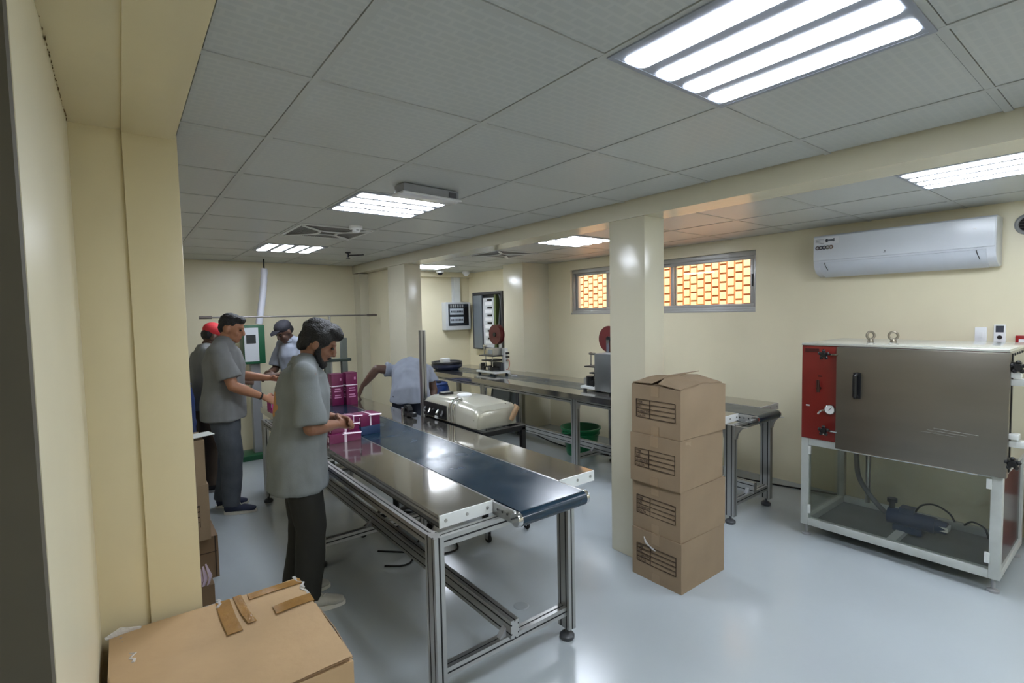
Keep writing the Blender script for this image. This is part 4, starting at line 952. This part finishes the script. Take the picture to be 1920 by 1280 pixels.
MB().tube([(4.5, 4.3, 0.006), (4.35, 3.6, 0.006), (4.42, 3.0, 0.006), (4.7, 2.0, 0.006), (4.86, 1.2, 0.006), (4.95, 0.9, 0.006), (5.0, 0.7, 0.006)], 0.007, 8, 5).build('cord', M_RUBBER, t, smooth=True)
t = tag(MB().lathe([(0,0.0015),(0.035,0.0015),(0.042,0.001),(0.045,0.0)], (1.815, 1.20, 0.0), 24).build('drain_cover', mat('floor_cap_grey', (150, 158, 162), 0.3), None, smooth=True), 'small round grey cap set in the floor beneath the conveyor', 'floor cap')

# ------------------------------------------------------------------ far machines behind the workers
t = thing('filling_machine', 'green and grey machine head on a stand near the far wall', 'machine', (1.34, 5.62, 0))
MB().box(-0.20, 0.20, -0.16, 0.16, 0.0, 0.06).build('base', M_GREENM, t, bevel=0.005)
MB().box(-0.05, 0.05, -0.05, 0.05, 0.06, 1.15).build('column', M_GREYP, t, bevel=0.004)
MB().box(-0.13, 0.10, -0.12, 0.12, 1.12, 1.57).build('head', M_GREENM, t, bevel=0.01)
MB().box(-0.12, 0.03, -0.124, -0.119, 1.15, 1.54).build('front_plate', M_GREYBOX, t)
MB().box(-0.10, 0.0, -0.129, -0.124, 1.36, 1.46).build('display', M_SMOKED, t)
MB().cyl((0.03, 0, 1.12), (0.03, 0, 1.0), 0.03, 0.015, n=14).build('nozzle', M_CHROME, t, smooth=True)
t = thing('hanging_duct', 'pale flexible duct hanging from the ceiling over the green machine', 'duct', (1.43, 5.62, 0))
pts = [(0.06, 0, CEIL-0.10), (0.055, 0, 2.0), (0.02, 0, 1.8), (-0.02, 0, 1.56)]
MB().tube([(0.06 - 0.085*(k/14)**1.5, 0, CEIL-0.11 - (CEIL-0.11-1.578)*k/14) for k in range(15)], [0.036 + 0.004*(k % 2) for k in range(15)], 14).build('duct', mat('pale_duct', (208, 210, 220), 0.4), t, smooth=True)
MB().cyl((0.06, 0, CEIL-0.11), (0.06, 0, CEIL+0.004), 0.008, n=8).build('hanger_rod', M_BLACK, t)
t = thing('boom_stand', 'long thin horizontal rod on a stand near the far wall', 'stand', (1.92, 5.42, 0))
MB().cyl((-1.12, 0, 1.668), (0.86, 0, 1.662), 0.009, n=8).build('boom_rod', mat('grey_rod', (120, 116, 112), 0.4, 0.4), t, smooth=True)
MB().cyl((0.74, 0, 1.662), (0.87, 0, 1.662), 0.016, n=10).build('end_tip', mat('grey_brown_tip', (96, 88, 82), 0.5), t, smooth=True)
MB().cyl((-1.14, 0, 1.668), (-1.02, 0, 1.668), 0.016, n=10).build('end_tip', mat('grey_brown_tip', (96, 88, 82), 0.5), t, smooth=True)
MB().cyl((0.25, 0, 0.02), (0.25, 0, 1.66), 0.016, n=12).build('pole', M_ALU, t, smooth=True)
MB().lathe([(0,0),(0.18,0),(0.18,0.015),(0.03,0.03),(0,0.03)], (0.25,0,0), n=24).build('base', M_BLACKM, t, smooth=True)
t = thing('press_frame', 'dark twin-post press frame at the end of the foreground conveyor', 'machine', (1.90, 4.46, 0))
for x in (-0.11, 0.07):
    MB().box(x, x+0.06, -0.03, 0.03, 0.0, 1.36 if x < 0 else 1.42).build('post', mat('grey_green_post', (92, 98, 92), 0.45, 0.3), t, bevel=0.003)
MB().box(-0.16, 0.17, -0.035, 0.035, 1.17, 1.20).build('cross_head', mat('dark_green_bar', (48, 62, 56), 0.4), t, bevel=0.003)
MB().box(-0.16, 0.17, -0.10, 0.10, 0.74, 0.80).build('bed', M_BLACKM, t, bevel=0.004)
MB().box(-0.16, 0.17, -0.12, 0.12, 0.0, 0.03).build('base', M_BLACKM, t, bevel=0.004)
MB().cyl((0.10, 0, 1.17), (0.10, 0, 0.98), 0.022, n=12).build('ram', M_CHROME, t, smooth=True)

# ------------------------------------------------------------------ purple boxes on the conveyor
def gift(label, loc, w, d, h, rz, ribbon=True, marks='front', m=None, tilt=None, grp='purple boxes on the conveyor'):
    t = thing('purple_box', label, 'box', loc, rz, grp)
    m = m or M_PURPLE
    MB().box(0, w, 0, d, 0, h).build('body', m, t, bevel=0.002)
    if ribbon == 'tall':
        MB().box(-0.0015, w+0.0015, -0.0015, d+0.0015, h*0.60, h*0.635).build('paper_band', M_INKW, t)
        MB().box(-0.001, w+0.001, -0.001, d+0.001, h*0.985, h+0.001).build('lid_edge', mat('purple_lid', (96, 22, 66), 0.35), t)
        mb = MB()
        for k, z in enumerate((0.50, 0.43, 0.30, 0.23)):
            mb.box(w*0.25 - 0.004*(k % 2), w*0.75 + 0.006*(k % 2), -0.0016, 0, h*z, h*(z+0.035))
            mb.box(-0.0016, 0, d*0.25, d*0.75, h*z, h*(z+0.035))
        mb.box(w*0.72, w*0.86, -0.0016, 0, h*0.78, h*0.86)
        mb.build('printed_lines', mat('pale_pink_print', (206, 140, 180), 0.6), t)
    elif ribbon:
        MB().box(w*0.46, w*0.54, -0.0015, d+0.0015, -0.0, h+0.0015).build('ribbon', M_INKW, t)
        MB().add([(w*0.4, -0.002, h*0.9), (w*0.9, -0.05, h*0.95), (w*0.95, -0.04, h*1.02), (w*0.45, 0.01, h*1.01), (w*0.4, -0.002, h*0.87), (w*0.9, -0.05, h*0.92), (w*0.95, -0.04, h*0.99), (w*0.45, 0.01, h*0.98)], [(0,1,2,3),(7,6,5,4),(0,4,5,1),(1,5,6,2),(2,6,7,3),(3,7,4,0)]).build('ribbon_tail', M_INKW, t)
        MB().box(-0.0015, 0.0, d*0.08, d*0.22, h*0.2, h*0.75).build('end_label', M_INKW, t)
    return t
for k, (x, y, lab) in enumerate(((1.665, 3.86, 'left one of two tall purple boxes standing on the conveyor'), (1.79, 3.82, 'right one of two tall purple boxes standing on the conveyor'))):
    gift(lab, (x, y, 0.80), 0.108, 0.108, 0.30 + 0.008*k, 0.0, 'tall')
gift('lowest purple box with white ribbon in front of the bearded man', (1.165, 2.40, 0.80), 0.22, 0.14, 0.062, 0.05)
gift('purple box resting on the lowest one, in front of the bearded man', (1.185, 2.415, 0.8625), 0.20, 0.12, 0.058, 0.12)
gift('topmost small purple box of the pile near the hands', (1.30, 2.43, 0.921), 0.10, 0.10, 0.045, 0.3)
gift('navy and purple box at the right of the pile on the belt, lower half', (1.42, 2.50, 0.80), 0.15, 0.13, 0.062, 0.1, False, m=M_NAVYBOX)
gift('purple box on the navy one at the right of the pile', (1.42, 2.50, 0.8625), 0.15, 0.13, 0.085, 0.1)
gift('purple box between the pile and the navy box', (1.29, 2.63, 0.80), 0.10, 0.11, 0.11, 0.0)
gift('pink box handled by the men at the far left of the conveyor', (1.17, 4.02, 0.80), 0.11, 0.11, 0.12, 0.2, True, m=M_PINK)
gift('dark purple box below the hands of the man in grey jeans', (1.20, 3.78, 0.80), 0.15, 0.12, 0.07, -0.1)
t = thing('paper_wrap', 'white crumpled paper on the conveyor by the far workers', 'paper', (1.28, 3.98, 0.80))
link('sheet', crumple_box(0.16, 0.12, 0.07, 0.012, 33, None, 6), mat('white_paper', (232, 232, 230), 0.7), t, True)

# ------------------------------------------------------------------ people
def shirt_mat(name, col, logo=None):
    m = mat(name, col, 0.85, var=0.05, vscale=14, bump=0.10, bscale=160, spec=0.2)
    if logo:
        nt = m.node_tree; N = nt.nodes; b = N['Principled BSDF']
        src = b.inputs['Base Color'].links[0].from_socket
        tc = N.new('ShaderNodeTexCoord'); sp = N.new('ShaderNodeSeparateXYZ'); nt.links.new(tc.outputs['Object'], sp.inputs[0])
        def math_(op, a, bb):
            n = N.new('ShaderNodeMath'); n.operation = op
            for i, v in enumerate((a, bb)):
                if isinstance(v, (int, float)): n.inputs[i].default_value = v
                else: nt.links.new(v, n.inputs[i])
            return n.outputs[0]
        yy = math_('DIVIDE', math_('SUBTRACT', sp.outputs[1], logo[0]), logo[2]); zz = math_('DIVIDE', math_('SUBTRACT', sp.outputs[2], logo[1]), logo[3])
        r2 = math_('ADD', math_('MULTIPLY', yy, yy), math_('MULTIPLY', zz, zz))
        nz = N.new('ShaderNodeTexNoise'); nz.inputs['Scale'].default_value = 26; nt.links.new(tc.outputs['Object'], nz.inputs['Vector'])
        r3 = math_('ADD', r2, math_('MULTIPLY', math_('SUBTRACT', nz.outputs['Fac'], 0.5), 2.2))
        inside = math_('LESS_THAN', r3, 1.0); back = math_('LESS_THAN', sp.outputs[0], -0.02)
        fac = math_('MULTIPLY', math_('MULTIPLY', inside, back), 0.8)
        mx = N.new('ShaderNodeMix'); mx.data_type = 'RGBA'; nt.links.new(fac, mx.inputs[0]); nt.links.new(src, mx.inputs[6]); mx.inputs[7].default_value = (*lin((196, 140, 74)), 1)
        nt.links.new(mx.outputs[2], b.inputs['Base Color'])
    return m
M_HAIR = mat('black_hair', (16, 15, 16), 0.6, bump=0.8, bscale=120)
M_EYE = mat('dark_eye', (30, 22, 18), 0.2)
M_LIP = mat('lip', (120, 74, 62), 0.5)

def hand(mb, wrist, d, palm_n, side, curl=0.9, s=1.0):
    """palm, four unequal curled fingers and a thumb; d points along the hand, palm_n out of the palm"""
    d = Vector(d).normalized(); pn = Vector(palm_n); pn = (pn - d*pn.dot(d)).normalized(); lat = d.cross(pn) * side
    w = Vector(wrist)
    mb.loft([w - d*0.03*s, w + d*0.01*s, w + d*0.05*s, w + d*0.088*s], [0.026*s, 0.030*s, 0.040*s, 0.038*s], [0.022*s, 0.019*s, 0.017*s, 0.013*s], lat, 12)
    for k, (o, L) in enumerate(((0.030, 0.070), (0.010, 0.078), (-0.010, 0.072), (-0.029, 0.056))):
        p = w + d*0.080*s + lat*o*s; a = 0.25*curl; pts = [p]; rad = [0.0105*s]
        for seg in (0.45, 0.32, 0.23):
            dd = d*math.cos(a) + pn*math.sin(a); p = p + dd*L*seg*s; pts.append(p); rad.append(rad[-1]*0.92); a += 0.62*curl
        mb.tube(pts, rad, 8); mb.ell(pts[-1], (rad[-1],)*3, n=8, m=6)
    p = w + d*0.022*s + lat*0.030*s
    q = p + (d*0.55 + lat*0.75 + pn*0.35).normalized()*0.042*s; r_ = q + (d*0.85 + lat*0.15 + pn*0.55).normalized()*0.038*s
    mb.tube([p, q, r_], [0.015*s, 0.012*s, 0.009*s], 8); mb.ell(r_, (0.009*s,)*3, n=8, m=6)

def person(label, loc, rz, J, shirt, trousers, shoes, skin, hair='short', beard=False, cap=None, hem=0.68, stout=1.0, voxel=0.0065, logo=None, wrist_band=False):
    """J holds joint positions in a local frame: facing +x, right side -y"""
    t = thing('person', label, 'person', loc, rz, 'workers in grey shirts')
    V = Vector
    P, S1, C, Nk, Hd = (V(J[k]) for k in ('pelvis', 'waist', 'chest', 'neck', 'head'))
    hp, hy = J.get('hpitch', 0.4), J.get('hyaw', 0.0)
    R = (Matrix.Rotation(hy, 3, 'Z') @ Matrix.Rotation(hp, 3, 'Y'))
    sk = MB()
    lat = V((0, 1, 0)); up = (Nk - C).normalized()
    k = stout
    # trunk
    sk.loft([P - (S1-P)*0.3, P, S1, C, C*0.35 + Nk*0.65, Nk], [0.14*k, 0.15*k, 0.135*k, 0.165*k, 0.15*k, 0.07], [0.10*k, 0.11*k, 0.10*k, 0.115*k, 0.085*k, 0.06], lat, 18)
    sk.loft([Nk - up*0.05, Nk + (Hd-Nk)*0.4, Hd - (R @ V((0.02, 0, 0.05)))], [0.066, 0.054, 0.056], [0.066, 0.056, 0.058], lat, 14)
    # head
    def H(x, y, z): return Hd + R @ V((x, y, z))
    sk.ell(H(-0.005, 0, 0.025), (0.094, 0.076, 0.098), R, 20, 14)
    sk.ell(H(0.035, 0, -0.045), (0.058, 0.058, 0.070), R, 16, 12)
    sk.ell(H(0.060, 0, -0.088), (0.028, 0.030, 0.024), R, 12, 8)
    sk.loft([H(0.086, 0, 0.022), H(0.104, 0, -0.010), H(0.110, 0, -0.026), H(0.088, 0, -0.036)], [0.010, 0.013, 0.018, 0.014], [0.008, 0.012, 0.013, 0.006], R @ lat, 10)
    sk.ell(H(0.072, 0, 0.032), (0.024, 0.056, 0.012), R, 14, 8)
    for s in (-1, 1):
        sk.ell(H(-0.006, s*0.079, -0.008), (0.020, 0.011, 0.033), R, 10, 8)
        sk.ell(H(0.060, s*0.040, -0.028), (0.026, 0.022, 0.022), R, 10, 8)
    sk.ell(H(0.086, 0, -0.062), (0.012, 0.025, 0.009), R, 12, 6)
    # arms and hands
    for s, n_ in ((-1, 'R'), (1, 'L')):
        sh, el, wr = V(J['sh'+n_]), V(J['el'+n_]), V(J['wr'+n_])
        sk.ell(sh, (0.058*k, 0.058*k, 0.058*k), None, 12, 8)
        sk.loft([sh, sh*0.6+el*0.4, el], [0.054*k, 0.049*k, 0.040*k], [0.054*k, 0.05*k, 0.040*k], (0.2, 1, 0.3), 14)
        sk.loft([el, el*0.65+wr*0.35, wr], [0.041*k, 0.043*k, 0.026], [0.041*k, 0.041*k, 0.024], (0.2, 1, 0.3), 14)
        sk.ell(el, (0.041*k,)*3, None, 12, 8)
        d = V(J.get('hd'+n_, tuple(wr - el))); pn = V(J.get('pn'+n_, (0, -s, -0.3)))
        hand(sk, wr + (wr-el).normalized()*0.02, d, pn, -s, J.get('curl', 0.9))
    # legs
    for s, n_ in ((-1, 'R'), (1, 'L')):
        hp_, kn, an = V(J['hip'+n_]), V(J['kn'+n_]), V(J['an'+n_])
        sk.loft([hp_, hp_*0.5+kn*0.5, kn], [0.080*k, 0.070*k, 0.052], [0.085*k, 0.072*k, 0.052], lat, 14)
        sk.loft([kn, kn*0.65+an*0.35, an, an - V((0,0,0.05))], [0.052, 0.053, 0.036, 0.036], [0.052, 0.055, 0.036, 0.036], lat, 14)
    me = remeshed(sk, voxel, 2)
    link('body', me, skin, t, True)
    # eyes
    for s in (-1, 1):
        MB().ell(H(0.083, s*0.033, 0.008), (0.010, 0.012, 0.008), R, 10, 8).build('eye', M_EYE, t, smooth=True)
    # shirt
    sb = MB()
    hv = (P - S1).normalized()
    bot = P + (V((0, 0, hem - P.z)) if abs(hv.z) > 0.7 else hv*0.10)
    sb.loft([bot, P, S1, C, C*0.35+Nk*0.65, Nk*0.92+C*0.08], [0.205*k, 0.195*k, 0.180*k, 0.196*k, 0.165*k, 0.085], [q_*(1.0 if abs(hv.z) > 0.8 else 1.16) for q_ in (0.168*k, 0.158*k, 0.145*k, 0.146*k, 0.116*k, 0.078)], lat, 22)
    for s, n_ in ((-1, 'R'), (1, 'L')):
        sh, el = V(J['sh'+n_]), V(J['el'+n_]); sl = sh + (el-sh)*J.get('sleeve', 0.86)
        sb.loft([Nk*0.95 + C*0.05, (Nk*0.5+sh*0.5) + up*0.004, sh - up*0.004], [0.070, 0.066*k, 0.062*k], [0.075, 0.068*k, 0.062*k], V((1, 0, 0)), 14)
        sb.ell(sh, (0.070*k, 0.066*k, 0.066*k), None, 14, 10)
        sb.loft([C*0.4 + Nk*0.6, sh - up*0.01, sh*0.5+sl*0.5, sl], [0.07*k, 0.068*k, 0.072*k, 0.084*k], [0.07*k, 0.070*k, 0.074*k, 0.086*k], (0.2, 1, 0.3), 16)
    sm = remeshed(sb, 0.0095, 10, (0.015, (8, 8, 4.0)))
    so = link('shirt', sm, shirt, t, True)
    # collar
    cl = MB().loft([Nk*0.93 + C*0.07, Nk + up*0.012, Nk + up*0.035], [0.090, 0.082, 0.074], [0.088, 0.080, 0.074], lat, 18)
    link('collar', remeshed(cl, 0.008, 2), shirt, so, True)
    # trousers
    tb = MB()
    tb.loft([P - hv*(0.09 if abs(hv.z) > 0.7 else 0.0) + V((0, 0, 0 if abs(hv.z) > 0.7 else -0.03)), P + V((0, 0, 0 if abs(hv.z) > 0.7 else -0.05)), P + V((0,0,-0.08))*1.0, (V(J['hipR'])+V(J['hipL']))*0.5 + V((0,0,-0.06))], [0.158*k, 0.168*k, 0.165*k, 0.13*k], [0.118*k, 0.125*k, 0.125*k, 0.10*k], lat, 18)
    for s, n_ in ((-1, 'R'), (1, 'L')):
        hp_, kn, an = V(J['hip'+n_]), V(J['kn'+n_]), V(J['an'+n_])
        tb.loft([hp_ + V((0,0,0.04)), hp_*0.5+kn*0.5, kn, kn*0.5+an*0.5, an + V((-0.005,0,-0.02))], [0.098*k, 0.090*k, 0.078*k, 0.074, 0.066], [0.108*k, 0.098*k, 0.082*k, 0.078, 0.072], lat, 16)
    link('trousers', remeshed(tb, 0.0105, 4, (0.009, (7, 7, 5))), trousers, t, True)
    # shoes
    for s, n_ in ((-1, 'R'), (1, 'L')):
        an = V(J['an'+n_]); fd = V(J.get('ft'+n_, (1, -0.12*(-s) * -1 if False else 0.12*s, 0))).normalized()
        fl = V((-fd.y, fd.x, 0)); b0 = V((an.x, an.y, an.z - 0.085))
        u = MB()
        u.loft([b0 - fd*0.055 + V((0,0,0.045)), b0 + V((0,0,0.055)), b0 + fd*0.07 + V((0,0,0.045)), b0 + fd*0.14 + V((0,0,0.033)), b0 + fd*0.185 + V((0,0,0.028))], [0.032, 0.038, 0.043, 0.044, 0.026], [0.036, 0.045, 0.036, 0.024, 0.015], fl, 14)
        u.ell(b0 - fd*0.005 + V((0,0,0.085)), (0.045, 0.040, 0.03), None, 12, 8)
        sho = link('shoe', remeshed(u, 0.008, 3), shoes[0], t, True)
        pts = []
        for q in range(20):
            a = 2*PI*q/20; cx = math.cos(a); sy = math.sin(a)
            pts.append(b0 + fd*(0.065 + 0.130*cx) + fl*(0.046*sy*(1.0 - 0.12*abs(cx))))
        z0 = b0.z
        so_ = MB().add([(p.x, p.y, z0) for p in pts] + [(p.x, p.y, z0+0.024) for p in pts], [tuple(range(19, -1, -1)), tuple(range(20, 40))] + [(q, (q+1) % 20, 20+(q+1) % 20, 20+q) for q in range(20)])
        so_.build('sole', shoes[1], sho, smooth=False)
        MB().tube([b0 + fd*0.045 + fl*0.02 + V((0,0,0.088)), b0 + fd*0.06 + V((0,0,0.092)), b0 + fd*0.075 - fl*0.02 + V((0,0,0.078)), b0 + fd*0.095 + fl*0.018 + V((0,0,0.068))], 0.004, 6).build('laces', shoes[1], sho, smooth=True)
    # hair
    hb_ = MB()
    if hair == 'full':
        hb_.ell(H(-0.020, 0, 0.062), (0.100, 0.086, 0.082), R, 20, 14)
        hb_.ell(H(0.040, 0, 0.098), (0.064, 0.070, 0.042), R, 16, 10)
        hb_.ell(H(0.078, -0.01, 0.088), (0.030, 0.052, 0.030), R, 14, 10)
        hb_.ell(H(-0.060, 0, 0.0), (0.052, 0.070, 0.078), R, 16, 10)
        for s in (-1, 1): hb_.ell(H(0.006, s*0.064, 0.034), (0.056, 0.030, 0.052), R, 12, 8); hb_.ell(H(0.016, s*0.070, -0.005), (0.016, 0.014, 0.03), R, 10, 8)
        fold = (0.009, (24, 24, 24))
    elif hair == 'short':
        hb_.ell(H(-0.016, 0, 0.050), (0.094, 0.082, 0.082), R, 20, 14)
        hb_.ell(H(-0.055, 0, 0.005), (0.048, 0.068, 0.065), R, 16, 10)
        hb_.ell(H(0.045, 0, 0.088), (0.050, 0.064, 0.034), R, 14, 10)
        fold = (0.006, (40, 40, 40))
    else:
        hb_.ell(H(-0.045, 0, 0.01), (0.060, 0.079, 0.060), R, 16, 12)
        fold = (0.004, (40, 40, 40))
    link('hair', remeshed(hb_, 0.008, 2, fold), M_HAIR, t, True)
    if beard:
        bb = MB()
        bb.ell(H(0.060, 0, -0.098), (0.042, 0.044, 0.036), R, 14, 10)
        for s in (-1, 1):
            bb.loft([H(0.008, s*0.070, -0.005), H(0.022, s*0.066, -0.045), H(0.045, s*0.050, -0.082), H(0.068, s*0.02, -0.100)], [0.014, 0.018, 0.022, 0.022], [0.012, 0.016, 0.02, 0.02], R @ V((1,0,0)), 10)
        bb.loft([H(0.088, -0.028, -0.058), H(0.100, 0, -0.048), H(0.088, 0.028, -0.058)], [0.007]*3, [0.006]*3, R @ V((0,0,1)), 8)
        link('beard', remeshed(bb, 0.006, 2, (0.004, (45, 45, 45))), M_HAIR, t, True)
    if cap:
        cb = MB().ell(H(-0.008, 0, 0.062), (0.102, 0.088, 0.078), R, 20, 14)
        link('cap', remeshed(cb, 0.008, 3), cap, t, True)
        vp = [H(0.080, -0.070, 0.062), H(0.135, -0.055, 0.050), H(0.165, 0, 0.048), H(0.135, 0.055, 0.050), H(0.080, 0.070, 0.062)]
        mb = MB(); n = 5; mb.add([*vp, *[p + R @ V((0,0,0.008)) for p in vp]], [tuple(range(4, -1, -1)), tuple(range(5, 10))] + [(q, (q+1) % 5, 5+(q+1) % 5, 5+q) for q in range(5)])
        mb.build('cap_visor', cap, t, bevel=0.002)
    if wrist_band:
        wr, el = V(J['wrR']), V(J['elR']); a = wr*0.93 + el*0.07; d = (wr-el).normalized()
        MB().cyl(a - d*0.007, a + d*0.007, 0.031, n=18).build('wrist_band', M_BLACK, t, smooth=True)
    return t

def stand(h=1.66, lean=0.0, feet=((0.02, -0.10), (-0.03, 0.10)), **kw):
    f = h/1.66
    J = dict(pelvis=(0.0, 0, 0.91*f), waist=(0.005+lean*0.25, 0, 1.04*f), chest=(0.01+lean*0.7, 0, 1.25*f), neck=(0.015+lean, 0, 1.405*f), head=(0.065+lean*1.25, 0, 1.515*f),
             shR=(0.0+lean*0.92, -0.185, 1.355*f), shL=(0.0+lean*0.92, 0.185, 1.355*f),
             hipR=(0, -0.088, 0.86*f), hipL=(0, 0.088, 0.86*f))
    for (x, y), n_ in zip(feet, 'RL'):
        J['an'+n_] = (x-0.03, y, 0.086); J['kn'+n_] = (x*0.5+0.025, y*0.97, 0.47*f)
    J.update(kw)
    return J

SH_GREY = shirt_mat('grey_shirt', (124, 129, 132))
SH_LOGO = shirt_mat('grey_shirt_logo', (126, 131, 133), (0.02, 1.17, 0.075, 0.07))
SH_LOGO2 = shirt_mat('grey_shirt_logo_far', (122, 124, 125), (0.04, 1.22, 0.07, 0.07))
SH_PALE = shirt_mat('pale_grey_shirt', (140, 146, 158))
SKIN1 = mat('brown_skin', (134, 94, 72), 0.5, var=0.06, vscale=8)
SKIN2 = mat('tan_skin', (160, 112, 84), 0.5, var=0.06, vscale=8)
SKIN3 = mat('dark_brown_skin', (88, 64, 52), 0.5, var=0.06, vscale=8)
TR_OLIVE = mat('black_olive_trousers', (38, 38, 34), 0.85, var=0.08, vscale=12, bump=0.1, bscale=150)
TR_JEANS = mat('grey_jeans', (74, 79, 86), 0.85, var=0.22, vscale=7, bump=0.15, bscale=150)
TR_BROWN = mat('brown_trousers', (82, 68, 56), 0.85, var=0.12, vscale=10, bump=0.1, bscale=150)
TR_NAVY = mat('navy_trousers', (44, 50, 66), 0.85, var=0.1, vscale=10)
SHOE_GREY = (mat('pale_grey_shoe', (186, 184, 176), 0.7, bump=0.2, bscale=90), mat('white_sole', (224, 222, 214), 0.6))
SHOE_NAVY = (mat('navy_shoe', (38, 46, 70), 0.7, bump=0.2, bscale=90), mat('pale_sole', (214, 210, 200), 0.6))
SHOE_BLACK = (mat('black_shoe', (28, 26, 28), 0.6), mat('grey_sole', (150, 148, 146), 0.6))

person('bearded man in grey shirt and dark trousers sorting purple boxes in the foreground', (0.865, 2.03, 0), math.radians(-10),
       stand(1.645, 0.05, ((0.05, -0.10), (0.0, 0.09)), elR=(0.055, -0.235, 1.06), wrR=(0.205, -0.085, 1.035), elL=(0.07, 0.22, 1.07), wrL=(0.215, 0.05, 1.05), hpitch=0.50, hyaw=-0.15,
             head=(0.135, -0.01, 1.50), pnR=(0, 0.6, -0.4), pnL=(0, -0.6, -0.4), sleeve=0.95),
       SH_LOGO, TR_OLIVE, SHOE_GREY, SKIN1, 'full', True, hem=0.69, stout=1.0, voxel=0.0055)
person('man in grey shirt and grey jeans with a black wristband', (0.765, 3.93, 0), math.radians(-16),
       stand(1.715, 0.02, ((0.07, -0.10), (-0.02, 0.10)), elR=(0.11, -0.24, 1.10), wrR=(0.32, -0.16, 0.985), elL=(0.10, 0.24, 1.14), wrL=(0.36, 0.12, 1.11), hpitch=0.28, hyaw=-0.2, sleeve=0.80, pnR=(0, 0.6, -0.5), pnL=(0, -0.5, -0.5)),
       SH_LOGO2, TR_JEANS, SHOE_NAVY, SKIN2, 'short', False, hem=0.80, stout=1.08, voxel=0.007, wrist_band=True)
person('man with a red cap standing behind the man in grey jeans', (0.70, 4.66, 0), math.radians(0),
       stand(1.62, 0.03, ((0.03, -0.09), (-0.02, 0.10)), elR=(0.10, -0.22, 1.05), wrR=(0.32, -0.10, 1.03), elL=(0.10, 0.22, 1.06), wrL=(0.33, 0.08, 1.06), hpitch=0.4, hyaw=0.1),
       SH_LOGO2, TR_BROWN, SHOE_BLACK, SKIN3, 'cap', False, cap=mat('red_cap', (206, 50, 60), 0.7), hem=0.80, voxel=0.008)
person('man in dark cap and pale shirt working at the far side of the conveyor', (1.70, 5.16, 0), math.radians(205),
       stand(1.645, 0.06, ((0.03, -0.09), (-0.02, 0.10)), elR=(0.12, -0.22, 1.06), wrR=(0.33, -0.10, 1.02), elL=(0.12, 0.22, 1.06), wrL=(0.33, 0.08, 1.03), hpitch=0.55, hyaw=-0.1, head=(0.15, 0, 1.49)),
       SH_PALE, TR_NAVY, SHOE_BLACK, SKIN3, 'cap', False, cap=mat('charcoal_cap', (36, 36, 44), 0.8), hem=0.78, voxel=0.008)
person('man bending low over the far end of the conveyor, back turned', (2.335, 3.56, 0), math.radians(62),
       dict(pelvis=(0.0, 0, 0.88), waist=(0.09, 0, 0.98), chest=(0.23, 0, 1.07), neck=(0.36, 0, 1.10), head=(0.45, 0, 1.03), shR=(0.31, -0.175, 1.07), shL=(0.31, 0.175, 1.08),
            elR=(0.30, -0.23, 0.85), wrR=(0.15, -0.15, 0.64), elL=(0.26, 0.34, 1.11), wrL=(0.27, 0.48, 0.945), hdL=(0.1, 0.4, -0.9), hdR=(-0.4, 0.2, -0.8), pnL=(0.3, -0.6, -0.2), hipR=(-0.01, -0.088, 0.84), hipL=(-0.01, 0.088, 0.84),
            knR=(0.03, -0.10, 0.46), knL=(0.02, 0.10, 0.46), anR=(-0.02, -0.10, 0.086), anL=(-0.04, 0.11, 0.086), hpitch=1.1, hyaw=0.0, sleeve=0.55),
       SH_PALE, TR_NAVY, SHOE_BLACK, SKIN3, 'short', False, hem=0.80, voxel=0.008)
